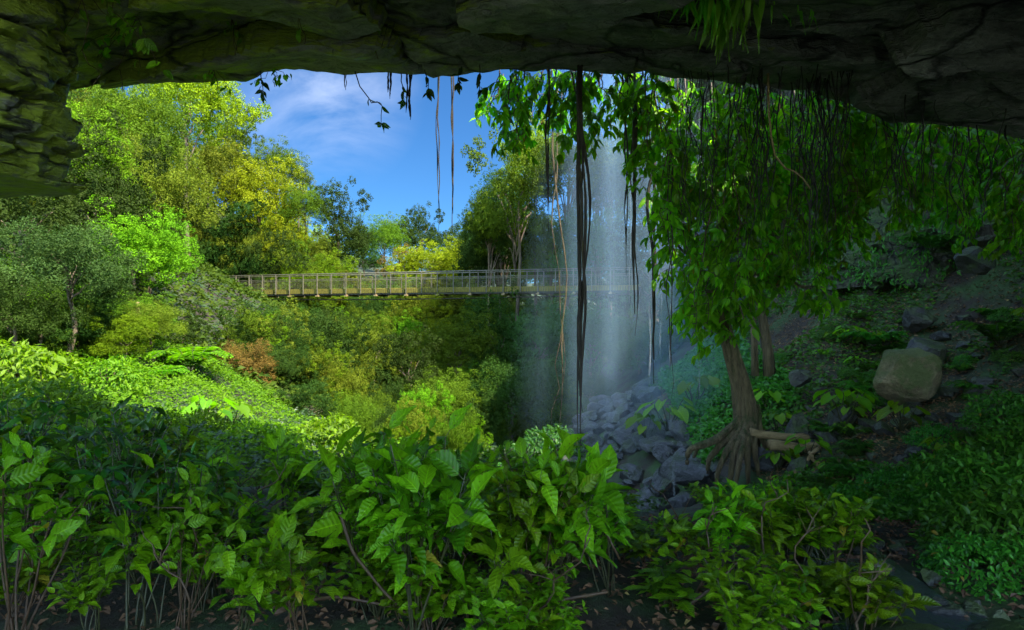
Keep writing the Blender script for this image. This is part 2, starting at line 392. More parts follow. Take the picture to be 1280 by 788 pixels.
def lip(px, back=0):
    """a point on the underside close to the lip, seen at about this column"""
    Y = float(np.interp(px, LIPPX, LIPY))-back; x=(px-640)*K*Y
    i = int(np.argmin(abs(CXS-x))); row = CV[i,8:138]; j = int(np.argmin(abs(row[:,1]-Y)))
    return Vector((x, float(row[j,1]), float(row[j,2])))
def roofpt(x, Y):
    i = int(np.argmin(abs(CXS-x))); row = CV[i,8:138]; j = int(np.argmin(abs(row[:,1]-Y)))
    return Vector((x, float(row[j,1]), float(row[j,2])))
# stacked slabs of the buttress at the left edge
def slabs():
    r=np.random.default_rng(4); nz=110; na=220; lay=np.sort(np.concatenate([[2.6],2.6+np.cumsum(r.uniform(.09,.34,14))])); lo=r.normal(0,.14,len(lay)); lt=r.uniform(0,.30,len(lay)); ph=r.uniform(0,6,len(lay)); V=[]
    zb=np.linspace(2.92,5.6,nz)
    for i,z in enumerate(zb):
        for k in range(na):
            a=k/na*2*math.pi; ca,sa=math.cos(a),math.sin(a)
            zz=z+.16*ca-.10*sa+.06*math.sin(a*3)                       # tilted beds
            j=max(np.searchsorted(lay,zz)-1,0); fr=(zz-lay[j])/((lay[j+1] if j+1<len(lay) else lay[j]+.3)-lay[j])
            rr_=1+lo[j]*.32+.06*math.sin(2.3*a+ph[j])+lt[j]*.25*(fr-.5)-.12*max(0,.12-fr)/.12
            rr_*=1-.45*max(0,(3.15-z)/.4)**1.5*.5
            V.append((-5.98+1.30*rr_*math.copysign(abs(ca)**.7,ca), 6.3+.95*rr_*math.copysign(abs(sa)**.7,sa), z))
    V=np.array(V); V+=.07*np.stack([fbm(V*1.8,5),fbm(V*1.8+7,5),.6*fbm(V*1.8+31,5)],1)
    cen=np.stack([r.uniform(-7.5,-4,60),r.uniform(5,7.6,60),r.uniform(2.5,5.6,60)],1); h,e=cells(V*np.array([1,1,1.6])-np.array([0,0,2]),cen,r.normal(0,.16,(60,3)),r.normal(0,.05,60)); V[:,0]+=h*.6-.06*(1-e); V[:,1]-=h*.3
    i,k=np.meshgrid(np.arange(nz-1),np.arange(na),indexing='ij'); a=(i*na+k).ravel(); b=(i*na+(k+1)%na).ravel()
    mb=MB(); mb.raw(V,np.stack([a,b,b+na,a+na],1).ravel(),np.full(len(a),4))
    mb.l.append(np.arange(na)[::-1]); mb.t.append(np.array([na])); mb.m.append(np.array([0]))
    o=mb.build('rock_buttress',M['roof'],smooth=False); tag(o,kind='structure')
slabs()
def right_wall():
    pth = np.array([(15,50),(16,42),(15,34),(11,27),(9.8,21.5),(10.6,17.5),(11.4,15),(11.6,12),(11.2,9.6),(11,7),(11.5,4),(12,0)]); n=250; m=90
    t = np.linspace(0,len(pth)-1,n); px = np.interp(t,range(len(pth)),pth[:,0]); py=np.interp(t,range(len(pth)),pth[:,1])
    V=[]
    for i in range(n):
        g = Gf(px[i],py[i])-.8; top=12.6+14.4*min(max((py[i]-24)/6,0),1)-2.5*min(max((9-py[i])/3,0),1)
        for j in range(m):
            s=j/(m-1); V.append((px[i]+1.6*math.sin(s*2.2)-(.0 if s<.6 else (s-.6)*5.5), py[i]-.6*s, g+s*(top-g)))
    V=np.array(V); D=fbm(V*.55,5)*.75+np.abs(fbm(V*np.array([1.2,1.2,2.6])+5,3))*.45
    r=np.random.default_rng(8); cen=np.stack([r.uniform(6,13,140),r.uniform(0,27,140),r.uniform(-2,11,140)],1)
    h,e=cells(V,cen,r.normal(0,.28,(140,3)),r.normal(0,.22,140)); V[:,0]-=D+h-.2*(1-e); V[:,1]-=.4*h
    i,j=np.meshgrid(np.arange(n-1),np.arange(m-1),indexing='ij'); a=(i*m+j).ravel()
    mb=MB(); mb.raw(V,np.stack([a,a+1,a+m+1,a+m],1).ravel(),np.full(len(a),4)); o=mb.build('rock_wall',M['wall'],smooth=False); tag(o,kind='structure')
    return V.reshape(n,m,3)
WV = right_wall()

# ---------------------------------------------------------------- rocks
def rock_mesh(name, seed, mat, planes=13, sub=3, sq=(1,1,1)):
    import bmesh
    r = np.random.default_rng(seed); bm = bmesh.new(); bmesh.ops.create_icosphere(bm, subdivisions=sub, radius=1)
    V = np.array([v.co[:] for v in bm.verts]); V *= 1.25
    N = rdir(planes, r); d = r.uniform(.66 if planes>20 else .55,.98,planes)
    for k in range(planes):
        s = V@N[k]-d[k]; V -= np.maximum(s,0)[:,None]*N[k]
    V += (.075*fbm(V*1.7+seed*3,6)+.02*np.abs(fbm(V*6+seed,3)))[:,None]*norm(V)
    V *= np.array(sq)
    for v,c in zip(bm.verts,V): v.co = c
    me = bpy.data.meshes.new(name); bm.to_mesh(me); bm.free(); me.materials.append(mat)
    return me
ROCKS = [rock_mesh('rock',100+i,M['rock'],14+i%5,4,(1,.8+.05*(i%4),.62+.06*(i%5))) for i in range(9)]
ROCKD = [rock_mesh('rock',200+i,M['rockd'],14+i%5,4,(1,.85,.7)) for i in range(5)]
def put_rock(me, c, s, label, group=None, cat='rock', name='rock', rot=None):
    o = link(name, me); o.location=c; o.scale = s if isinstance(s,tuple) else (s,s,s)
    o.rotation_euler = rot or (random.uniform(-.4,.4),random.uniform(-.4,.4),random.uniform(0,6.28))
    tag(o,label,cat,group); return o
def at_px(px, py, Y): return P(px,py,Y)
big = [ # px,py,Y,scale(px half width),label
 (1134,466,11.8,(40,38,46),'rockm','large tan boulder with pale lichen top on the right bank'),
 (1146,395,14.5,(20,20,22),'rockd','upright dark slab rock above and behind the large tan boulder'),
 (1160,440,13.2,(24,22,26),'rockd','dark rounded rock wedged just behind the large tan boulder'),
 (1194,482,12.4,(12,12,11),'rockd','small round dark rock just right of the large tan boulder'),
 (862,590,12.9,(40,34,28),'rock','flat-topped grey block between the rubble and the fig roots'),
 (850,632,12.3,(26,22,26),'rock','dark wet stone at the foot of the flat-topped grey block'),
 (1052,517,11.8,(22,20,20),'rock','blue-grey angular rock left of the large tan boulder'),
 (995,540,11.8,(17,18,32),'rockd','tall grey stone standing right of the fig roots'),
 (952,572,11.7,(24,20,22),'rock','pale grey stone under the fig roots on their right'),
 (1000,468,13.5,(16,14,12),'rockd','brown-grey rock on the leaf litter right of the fig trunk'),
 (1090,572,10.5,(20,16,14),'rock','low grey rock beside the thin yellow branch'),
 (1225,325,13.0,(26,22,18),'rockd','pale rock bulging from the cave wall under the right curtain'),
 (1025,600,10.6,(30,24,20),'rockd','low dark stone below the logs on the right bank'),
 (1110,545,11.0,(22,18,14),'rockd','flat dark stone in the creeper below the large tan boulder'),
 (1230,520,10.3,(30,24,14),'rockd','low rock in the leaf litter near the right edge'),
]
for i,(px,py,Y,s,mt,lab) in enumerate(big):
    me = rock_mesh('boulder', 300+i, M[mt], 46 if mt=='rockm' else 20, 4)
    put_rock(me, P(px,py+4,Y), tuple(q*K*Y for q in s), lab, cat='boulder', name='boulder', rot=(random.uniform(-.15,.15),.22,random.uniform(-.5,.5)))
# rubble of the stream bed
ZONE=[('near end of the rubble slope',12.5,15),('middle of the rubble slope',15,19.5),('far misty end of the rubble slope',19.5,28)]
nr=0
for k in range(270):
    t=random.random()**.85; Y=12.6+t*15; cx=np.interp(Y,[12.5,15,18,22,25,28],[3.0,2.75,3.0,3.2,4.0,4.9]); wd=np.interp(Y,[12.5,16,20,28],[1.5,1.5,1.5,1.3])
    x=cx+random.uniform(-1,1)*wd; s=min(.62,.11*math.exp(abs(random.gauss(0,.75))))*(1.0+.02*(Y-12))
    z=Gf(x,Y)+s*.2; lab=[q for q in ZONE if q[1]<=Y<=q[2]+1][0]
    big_ = 'large' if s>.32 else ('medium' if s>.18 else 'small')
    put_rock(random.choice(ROCKS),(x,Y,z),s,f'{big_} grey angular rock in the {lab[0]}','grey rocks of the stream rubble'); nr+=1
for k in range(70):
    px=random.uniform(940,1280); Y=random.uniform(9,15); x=(px-640)*K*Y
    if x>10.5: continue
    s=random.uniform(.06,.24); put_rock(random.choice(ROCKD),(x,Y,Gf(x,Y)+s*.15),s,'small dark stone half buried in the litter of the right bank','dark stones scattered on the right bank')

# ---------------------------------------------------------------- tree crowns
def crown_mesh(name, seed, nl=34, leaves=15000, leaf=.052, flat=.85, gap=0.0, T=T_Q, up=.35, lobe=(.2,.36), droop=0):
    r = np.random.default_rng(seed); mb=MB()
    nl=int(nl*1.7); c = rdir(nl*3, r); c = c[c[:,2]>-.5][:nl]; nl=len(c)
    rad = r.uniform(.30,.95,nl)*(1+.28*fbm(c*1.3+seed,2)); c = c*rad[:,None]*np.array([1,1,flat*1.08]); c[:,2]+=.05
    lr = r.uniform(lobe[0]*.70,lobe[1]*.92,nl)*(1.3-.5*rad)
    w = lr**2; cnt = np.maximum((w/w.sum()*leaves).astype(int),20)
    for i in range(nl):
        n=cnt[i]; d=rdir(n,r); outw=norm(c[i:i+1]+1e-3)
        keep = (d@outw[0] > -.35)|(r.random(n)<.25); d=d[keep]; n=len(d)
        # small sprays inside the lobe
        ns=max(12,n//45); sc_=rdir(ns,r); idx=np.argmax(d@sc_.T,axis=1)
        rr = lr[i]*(.58+.50*_hh(idx+i*31,seed)[:,None]+.08*r.normal(size=(n,1)))
        pos=c[i]+(d*.6+sc_[idx]*.4)*rr*np.array([1,1,.82]); pos[:,2]-=droop*lr[i]*r.random(n)
        nn = d*1.5+np.array([0,0,up+.2])+.42*rdir(n,r)
        dd = rdir(n,r)+d*.5+np.array([0,0,-.25])
        scatter(mb,T,pos,dd,nn,leaf*r.uniform(.65,1.25,n),r.random(n)*.3+.35*_hh(np.full(n,i),seed+5)+.35*_hh(idx+i*97,seed+9))
    return mb.mesh(name,M['tree'],smooth=False)
def _hh(i,s): i=np.asarray(i,np.int64); return _h(i,i*0+s,i*0+3)
CROWNS=[crown_mesh('crown',11,38,34000,.031),crown_mesh('crown',12,28,28000,.034,1.1),crown_mesh('crown',13,46,36000,.029,.9),
        crown_mesh('crown',14,26,23000,.032,1.2,lobe=(.18,.34)),crown_mesh('crown',15,40,30000,.042,.8,T=T_QN,lobe=(.2,.34),droop=.5),
        crown_mesh('crown',16,24,19000,.033,1.1,lobe=(.15,.30))]
def trunk_mesh(seed):
    r=random.Random(seed); mb=MB()
    tube(mb,curve((0,0,-.05),(r.uniform(-.06,.06),r.uniform(-.06,.06),.95),0,9,.02,seed),np.linspace(.045,.018,9),8)
    for k in range(9):
        a=r.uniform(0,6.28); z=.62+.035*k; L=r.uniform(.18,.34)
        tube(mb,curve((0,0,z),(L*math.cos(a),L*math.sin(a),z+r.uniform(.12,.3)),-.02,6,.04,seed*10+k),np.linspace(.014,.004,6),5)
    return mb.mesh('trunk',M['bark'])
TRUNKS=[trunk_mesh(i) for i in range(5)]
treeN=0
def tree(px,py,hw,Y,ci,color,label,asp=1.0,group=None,trunkw=1.0,name='tree',cat='tree',low=None):
    global treeN; treeN+=1
    c=P(px,py,Y); R=hw*K*Y; g=Gf(c.x,c.y)
    t=thing(name,label,cat,(c.x,c.y,g),0,group)
    H=max(c.z-g,.4)
    tr=link('trunk',TRUNKS[treeN%5],t); s=max(R*1.3,1.2)*trunkw; tr.scale=(s,s,H*1.05); tr.rotation_euler[2]=treeN*1.7
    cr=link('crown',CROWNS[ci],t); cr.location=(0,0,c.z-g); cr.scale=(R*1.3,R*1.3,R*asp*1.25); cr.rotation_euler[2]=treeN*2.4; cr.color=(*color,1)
    return t
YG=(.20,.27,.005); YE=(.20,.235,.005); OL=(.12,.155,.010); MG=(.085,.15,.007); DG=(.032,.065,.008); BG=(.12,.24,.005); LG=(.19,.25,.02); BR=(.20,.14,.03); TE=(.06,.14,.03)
LH='trees on the sunlit left hillside'; FAR='distant trees beyond the footbridge'; RH='shaded trees behind the waterfall'; UB='trees below the footbridge'
TR=[
# left hillside, sky line first
(235,135,62,44,0,YG,'yellow-green rounded tree highest on the left hillside',1.15,LH),
(292,190,34,60,1,MG,'dark green tree on the skyline below the highest yellow one',1.5,LH),
(165,170,64,36,2,MG,'green tree under the left end of the cave lip',1.1,LH),
(262,230,56,57,4,OL,'olive tree with loose layered crown in mid left hillside',1.1,LH),
(325,255,48,58,0,YE,'bright yellow-lit tree bulging from middle of the left hillside',1.3,LH),
(343,212,34,62,2,MG,'green dome-shaped tree on the skyline above the bright yellow one',1.0,LH),
(300,305,44,56,1,DG,'dark tree in shade directly above the left end of the footbridge',1.1,LH),
(195,250,56,32,4,OL,'brownish olive tree with drooping sprays left of the bridge end',1.15,LH),
(95,215,64,25,2,BG,'fresh green creeper-clad tree beside the rock buttress',1.2,LH),
(28,285,92,19,3,DG,'dark green tree at the left edge under the rock buttress',1.0,LH),
(120,262,72,24,1,DG,'mid-green tree at left, right of the edge tree',1.2,LH),
(88,340,70,17,4,(.05,.09,.02),'grey-olive narrow-leaved tree low at left with pale glints',.9,LH),
(165,322,62,23,0,BG,'bright green tree at left end of the footbridge',1.0,LH),
(186,312,44,27,2,BG,'bright green tree hiding the left end of the footbridge',1.1,LH),
(15,395,60,15,4,DG,'dark shrub-like tree at the left edge above the green carpet',.9,LH),
(100,408,46,18,1,DG,'small dark tree in front of the green carpet on the left',.8,LH),
(360,310,30,57,0,YE,'small yellow tree behind the footbridge railing on the left',1.2,LH),
(382,262,28,58,2,MG,'mid-green tree on the skyline left of the round dark tree',1.1,LH),
(422,288,36,60,1,DG,'round dark tree standing on the skyline left of the far valley',1.35,LH),
(398,318,26,58,0,OL,'olive tree at the left foot of the round dark skyline tree',1.0,LH),
(372,235,22,64,3,OL,'small distant tree on the left skyline notch',1.0,LH),
# far valley
(478,305,30,76,2,MG,'distant green tree just right of the round dark tree',1.1,FAR),
(500,300,28,84,0,MG,'distant rounded tree second from left in the far valley',1.1,FAR),
(527,296,24,80,1,DG,'distant dark tree in the middle of the far valley',1.3,FAR),
(560,312,24,92,3,DG,'distant dark tree under the hanging pair of roots',.9,FAR),
(588,322,28,88,2,MG,'distant tree right of centre in the far valley',.9,FAR),
(455,322,22,72,1,DG,'distant shaded tree low behind the bridge left of centre',1.2,FAR),
(540,335,44,60,0,YE,'yellow round tree directly behind the middle of the footbridge',.75,FAR),
(505,338,26,62,1,BR,'orange-brown tree behind the footbridge left of the yellow one',.9,FAR),
(570,340,30,66,3,YG,'small lime tree behind the footbridge right of the yellow one',.8,FAR),
# below bridge
(262,428,38,34,4,OL,'olive tree under the left end of the footbridge',.9,UB),
(330,432,36,36,1,DG,'shaded tree under the left third of the footbridge',.9,UB),
(385,432,34,38,0,LG,'pale green tree just below the bridge left of centre',1.0,UB),
(350,450,46,28,5,OL,'olive open tree below the bridge in the left slope',1.1,UB),
(300,462,38,24,4,BR,'reddish-brown shrubby tree on the left slope right of the fern',.9,UB),
(435,430,34,40,0,MG,'mid-green tree below the bridge near its middle',1.0,UB),
(412,455,46,30,1,DG,'olive tree in the gully left of centre',1.1,UB),
(468,450,34,32,3,OL,'tall olive tree in the gully left of the slender trunk',1.1,UB),
(530,432,42,36,5,YG,'open lime tree with visible limbs under the bridge centre',1.0,UB),
(512,468,40,28,1,DG,'dark bushy tree in the gully centre',1.1,UB),
(572,440,44,34,2,MG,'bright green tree below the bridge right of centre',1.1,UB),
(455,522,34,22,4,MG,'green bush behind the tall foreground thicket left of centre',.9,UB),
(390,512,36,22,1,DG,'dark green bush at the foot of the left gully',.8,UB),
(560,505,46,26,2,MG,'half-shaded bush low in the gully right of centre',.9,UB),
(622,436,46,36,1,DG,'dark shaded tree below the bridge left of the big hanging root',1.2,UB),
(672,430,42,36,2,TE,'dim green tree behind the big hanging root below the bridge',1.2,UB),
(640,500,50,27,4,DG,'dark bush low left of the big hanging root',1.0,UB),
(690,500,44,30,1,TE,'dim bluish bush just left of the grey rubble',1.0,UB),
# right of the sky
(645,262,56,48,1,MG,'tall green tree with yellow-lit top at the right edge of the sky',1.35,RH),
(612,292,34,50,2,DG,'dark tree at the right edge of the sky just above the footbridge',1.3,RH),
(668,200,42,54,0,YG,'yellow-green tree top behind the left end of the leaf curtain',1.2,RH),
(622,312,44,54,1,DG,'dark tree below the airy one behind the footbridge',1.1,RH),
(710,225,58,52,0,MG,'lime-topped tree behind the top of the big hanging root',1.2,RH),
(690,315,50,54,2,MG,'mid-green tree behind the bridge and the big hanging root',1.1,RH),
(762,215,56,54,5,TE,'misty tree left of the waterfall near its top',1.3,RH),
(752,320,54,50,4,TE,'misty tree left of the waterfall at bridge height',1.2,RH),
(742,430,50,38,0,TE,'misty bush left of the waterfall above the rubble',1.2,RH),
(820,240,60,50,2,DG,'tree seen through the waterfall spray high up',1.3,RH),
(815,350,56,44,1,DG,'tree seen through the waterfall spray at bridge height',1.2,RH),
(800,440,46,36,4,TE,'bush seen through the spray above the rubble slope',.9,RH),
(880,300,60,40,1,DG,'dark tree hidden behind the fig crown',1.3,RH),
(880,400,56,32,2,TE,'dim tree behind the fig trunk',1.1,RH),
(950,330,60,34,0,DG,'dark tree behind the right leaf curtain',1.3,RH),
]
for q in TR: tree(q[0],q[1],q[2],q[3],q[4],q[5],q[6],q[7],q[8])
rr=random.Random(23)
for k in range(10):
    tree(565+k*15,rr.uniform(305,350),rr.uniform(26,34),rr.uniform(60,72),rr.randrange(4),rr.choice([DG,DG,MG]),'dark tree behind the right half of the footbridge',1.2,'dark trees behind the right half of the footbridge')
rr=random.Random(21)
for k in range(46):   # the forest that closes the gaps between them
    px=rr.uniform(-140,420); Y=rr.uniform(30,62)+(18 if px>200 else 0); sky=np.interp(px,[-140,100,230,290,340,420],[60,70,110,190,250,300])
    py=sky+40+rr.random()*(360-sky); 
    tree(px,py,rr.uniform(34,48)*1.0,Y+8,rr.randrange(6),rr.choice([MG,OL,MG,YG,DG,DG]),'forest tree filling the left hillside behind the nearer crowns',1.1,'forest filling the left hillside')  # extra dark green crowns stand in for deep shadow between the trees
for k in range(22):
    px=rr.uniform(600,1000); Y=rr.uniform(52,66); py=rr.uniform(200,460)
    tree(px,py,rr.uniform(36,50),Y,rr.randrange(5),rr.choice([TE,MG,DG]),'dim forest tree far behind the waterfall spray',1.1,'dim forest behind the spray')
for k in range(40):
    px=rr.uniform(330,650); Y=rr.uniform(54,62); py=rr.uniform(368,440)
    tree(px,py,rr.uniform(26,38),Y,rr.randrange(5),rr.choice([OL,MG,DG]),'shaded tree deep in the valley beneath the footbridge',1.0,'valley trees beneath the footbridge')

BN=0
for k in range(280):
    Y=rr.uniform(17,58); x=rr.uniform(-34,7)*Y/50 if rr.random()<.35 else rr.uniform(-.82,.12)*Y
    if x>-6 and Y<24 and x>np.interp(Y,[17,24],[-3,0]): continue
    if x<-5 and Y<24: continue
    if abs(x-3.4)<2.2 and Y<30: continue
    Rr=min(rr.uniform(1.2,2.3)*(.6+Y/60), 36*K*Y); g=Gf(x,Y)
    if Y<54 and 640+x/(K*Y)>150: Rr=min(Rr,(2.7-g)/2.6)
    if Rr<.6: continue
    g=Gf(x,Y); px=640+x/(K*Y); py=394-(g+Rr*.6-CZ)/(K*Y)
    side='on the left slope' if px<380 else 'in the gully below the bridge' if px<600 else 'in the dim valley behind the hanging roots'
    tree(px,py,Rr/(K*Y)/1.1,Y,rr.randrange(6),rr.choice([OL,MG,DG,MG,DG,DG,BG] if px<600 else [DG,MG,TE]),'bushy undergrowth '+side,rr.uniform(.9,1.7),'undergrowth '+side,name='bush',cat='bush')
for k in range(26):
    px=rr.uniform(-60,200); Y=rr.uniform(14.5,24); x=(px-640)*K*Y; g=Gf(x,Y); py=394-(g+.75-CZ)/(K*Y)
    if py>430: continue
    tree(px,py,rr.uniform(.7,1.3)/(K*Y)/1.2,Y,rr.randrange(6),rr.choice([DG,MG,BG,DG,OL]),'low leafy bush at the upper edge of the green carpet',.8,'bushes along the green carpet',name='bush',cat='bush')
# pale slender trunks
for (a,b,Y,r0,lab) in (((172,378),(176,412),20,.07,'short pale leaning trunk lit on the left slope'),
                     ):
    A=P(a[0],a[1],Y); B=P(b[0],b[1],Y); t=thing('slender_tree',lab,'tree',B); mb=MB()
    tube(mb,curve((0,0,-.3),tuple(A-B),0,8,.02,5),np.linspace(r0*1.2,r0*.8,8),8)
    mb.build('trunk',M['log'] if 'pale' in lab else M['bark'],t)

# ---------------------------------------------------------------- footbridge
def bridge():
    A=np.array(P(205,362,52)); B=np.array(P(800,359,41)); A[2]=3.55; B[2]=3.55
    L=np.linalg.norm(B-A); u=(B-A)/L; nrm_=np.array([-u[1],u[0],0]); ang=math.atan2(u[1],u[0])
    if nrm_[1]>0: nrm_=-nrm_           # towards the camera
    t=thing('footbridge','long level timber and steel footbridge crossing the valley','footbridge',tuple(A))
    def pt(s,w=0,z=0): q=u*s+nrm_*w; return (q[0],q[1],z)
    W=.75
    mb=MB(); box(mb,pt(L/2,0,-.04),(L,1.5,.07),0,ang); mb.build('deck',M['deckw'],t)
    for sgn in (1,-1):
        mb=MB(); n=int(L/.17)
        for i in range(n): box(mb,pt((i+.5)*L/n,sgn*(W+.03),-.20),(L/n-.035,.035,.30),0,ang)
        f=mb.build('fascia',M['deckw'],t,smooth=False)
        mb=MB(); box(mb,pt(L/2,sgn*(W-.03),-.26),(L,.06,.42),0,ang); mb.build('side_beam',M['beam'],t,smooth=False)
        mb=MB(); tube(mb,[pt(0,sgn*(W+.09),1.12),pt(L/2,sgn*(W+.09),1.12),pt(L,sgn*(W+.09),1.12)],.032,8); mb.build('handrail',M['metal'],t)
        mb=MB(); tube(mb,[pt(0,sgn*(W+.07),.72),pt(L/2,sgn*(W+.07),.72),pt(L,sgn*(W+.07),.72)],.022,6); mb.build('middle_rail',M['metal'],t)
        mb=MB()
        nw=int(L/.14)
        for i in range(nw): box(mb,pt((i+.5)*L/nw,sgn*(W+.07),.37),(.006,.006,.70),0,ang)
        for z in (.12,.26,.40,.54,.68): box(mb,pt(L/2,sgn*(W+.072),z),(L,.006,.006),0,ang)
        mb.build('wire_mesh',M['metal'],t,smooth=False)
    npost=32
    mb=MB(); box(mb,(0,0,.36),(.055,.07,1.5),0,ang); pm=mb.mesh('post',M['metal'],smooth=False)
    mb=MB(); box(mb,(0,0,-.50),(.22,1.9,.09),0,ang); box(mb,(0,0,-.42),(.12,1.6,.07),0,ang); bm_=mb.mesh('cross_beam',M['pale'],smooth=False)
    for i in range(npost):
        for sgn in (1,-1):
            o=link('post',pm,t); o.location=pt((i+.5)*L/npost,sgn*(W+.12),0)
        if i%2==0: o=link('cross_beam',bm_,t); o.location=pt((i+.5)*L/npost,0,-.03)
    for sgn in (1,-1):
        mb=MB(); tube(mb,curve(pt(0,sgn*.5,-.55),pt(L,sgn*.5,-.55),.25,20),.03,6); mb.build('cable',M['beam'],t)
bridge()

# ---------------------------------------------------------------- ground cover and creepers (nobody could count them)
def cover(name, n, xr, yr, inside, mat, size, label, cat, mound=.3, T=T_Q, upn=1.0, seed=1, stem=0):
    r=np.random.default_rng(seed); x=r.uniform(*xr,n); y=r.uniform(*yr,n); k=inside(x,y); x=x[k]; y=y[k]; n=len(x)
    p=np.stack([x,y,np.zeros(n)],1); hgt=mound*(.5+.5*fbm(p*1.1+seed,3))*np.sqrt(r.random(n)); z=G(x,y)+np.maximum(hgt,0)+.02
    pos=np.stack([x,y,z],1); d=rdir(n,r); d[:,2]=d[:,2]*.4-.1; nn=rdir(n,r)*.65+np.array([0,-.25,upn])
    mb=MB(); scatter(mb,T,pos,d,nn,size*r.uniform(.6,1.3,n),r.random(n)*.7+.3*(.5+.5*vnoise(p*.9)))
    o=mb.build(name,mat,smooth=False); tag(o,label,cat,kind='stuff'); return o
def polyin(poly):
    poly=np.array(poly)
    def f(x,y):
        c=np.zeros(len(x),bool); j=len(poly)-1
        for i in range(len(poly)):
            xi,yi=poly[i]; xj,yj=poly[j]; cond=((yi>y)!=(yj>y))&(x<(xj-xi)*(y-yi)/(yj-yi+1e-12)+xi); c^=cond; j=i
        return c
    return f
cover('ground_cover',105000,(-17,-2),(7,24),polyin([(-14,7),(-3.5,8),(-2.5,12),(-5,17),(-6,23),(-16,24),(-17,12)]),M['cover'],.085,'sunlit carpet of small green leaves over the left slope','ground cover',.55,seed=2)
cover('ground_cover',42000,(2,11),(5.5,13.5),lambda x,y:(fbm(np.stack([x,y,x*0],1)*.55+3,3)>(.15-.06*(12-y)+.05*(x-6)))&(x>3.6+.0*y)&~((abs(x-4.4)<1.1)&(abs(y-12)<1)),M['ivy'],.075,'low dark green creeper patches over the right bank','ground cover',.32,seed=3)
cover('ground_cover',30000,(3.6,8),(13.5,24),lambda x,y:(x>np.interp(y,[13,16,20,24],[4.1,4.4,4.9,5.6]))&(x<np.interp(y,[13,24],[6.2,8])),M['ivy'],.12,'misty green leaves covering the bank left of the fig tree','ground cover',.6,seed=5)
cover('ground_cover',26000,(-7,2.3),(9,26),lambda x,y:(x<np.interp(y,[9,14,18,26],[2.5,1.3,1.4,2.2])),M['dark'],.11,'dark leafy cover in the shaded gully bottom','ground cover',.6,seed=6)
cover('leaf_litter',42000,(4.5,13.5),(8,27),lambda x,y:x==x,M['litter'],.07,'dry brown fallen leaves scattered over the right bank','leaf litter',.03,upn=1.6,seed=7)
cover('leaf_litter',9000,(-4,5),(2.3,6.5),lambda x,y:x==x,M['litter'],.05,'dead leaves on the dark soil below the front thicket','leaf litter',.02,upn=1.6,seed=8)
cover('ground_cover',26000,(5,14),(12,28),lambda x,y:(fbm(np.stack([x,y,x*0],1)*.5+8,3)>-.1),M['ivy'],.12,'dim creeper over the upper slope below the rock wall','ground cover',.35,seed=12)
cover('ground_cover',90000,(-48,2),(21,72),lambda x,y:x<-1-0*y,M['hill'],.26,'leafy growth covering the forested hillside between the trees','ground cover',.9,seed=13)
# creeper on the rock wall
def wall_leaves():
    r=np.random.default_rng(9); n=60000; i=r.integers(0,WV.shape[0]-1,n); j=r.integers(2,WV.shape[1]-1,n); p=WV[i,j]+r.normal(0,.10,(n,3))
    k=fbm(p*.7,3)>-.12; p=p[k]; n=len(p); p[:,0]-=.25*r.random(n)
    d=rdir(n,r)*.7+np.array([-.3,-.2,-.8]); nn=rdir(n,r)*.6+np.array([-1,-.5,.4])
    mb=MB(); scatter(mb,T_QN,p,d,nn,.15*r.uniform(.5,1.3,n)); o=mb.build('wall_creeper',M['ivy'],smooth=False)
    tag(o,'dark creeper and small ferns clinging to the shaded rock wall','creeper',kind='stuff')
wall_leaves()

# ---------------------------------------------------------------- hanging leafy branches
def hang_proto(seed, L, dens=26, leaf=.16, spread=.35):
    r=np.random.default_rng(seed); rt=thing('hanging_branch','leafy branch','hanging branch'); mb=MB(); lf=MB()
    main=curve((0,0,.1),(r.uniform(-.25,.25),r.uniform(-.2,.2),-L),0,12,.05,seed); tube(mb,main,np.linspace(.012,.004,12),5)
    P_=[];D_=[];N_=[];S_=[]
    def twig(p0,d0,l):
        p=[np.array(p0)]; d=np.array(d0); m=6
        for q in range(m): d=norm(d+np.array([0,0,-.22])+r.normal(0,.10,3)); p.append(p[-1]+d*l/m)
        p=np.array(p); tube(mb,p,np.linspace(.006,.0025,m+1),4,cap=False)
        k=max(3,int(l/.05))
        for q in range(k):
            t=.25+.75*q/(k-1); i=min(int(t*m),m-1); pp=p[i]+(p[i+1]-p[i])*(t*m-i); dd=norm(p[i+1]-p[i]); s=norm(np.cross(dd,[0,0,1.])+1e-6)*(1 if q%2 else -1)
            if q==k-1:
                s=s*.1
                for _ in range(4): P_.append(pp);D_.append(dd*.3+r.normal(0,.6,3)+np.array([0,0,-.6]));N_.append(np.array([0,-.3,1.])+r.normal(0,.4,3));S_.append(leaf*r.uniform(.7,1.25))
            P_.append(pp);D_.append(dd*.5+s*.75+np.array([0,0,-.55])+r.normal(0,.18,3));N_.append(np.array([0,-.4,1.])+s*.3+r.normal(0,.35,3));S_.append(leaf*r.uniform(.65,1.2))
    nt_=int(L*dens/3)
    for k in range(nt_):
        t=(k+.5)/nt_; i=min(int(t*11),10); p0=main[i]+(main[i+1]-main[i])*(t*11-i); a=r.uniform(0,6.28)
        twig(p0,(math.cos(a),math.sin(a),r.uniform(-.2,.35)),spread*r.uniform(.5,1.3))
    scatter(lf,T_MID,np.array(P_),np.array(D_),np.array(N_),np.array(S_))
    a=mb.build('twigs',M['stemb'],rt); b=lf.build('leaves',M['curtain'],rt); register(rt,a,b); return rt
HP={.6:hang_proto(31,.6),.9:hang_proto(32,.9),1.3:hang_proto(33,1.3),1.8:hang_proto(34,1.8),2.4:hang_proto(35,2.4),3.0:hang_proto(36,3.0)}
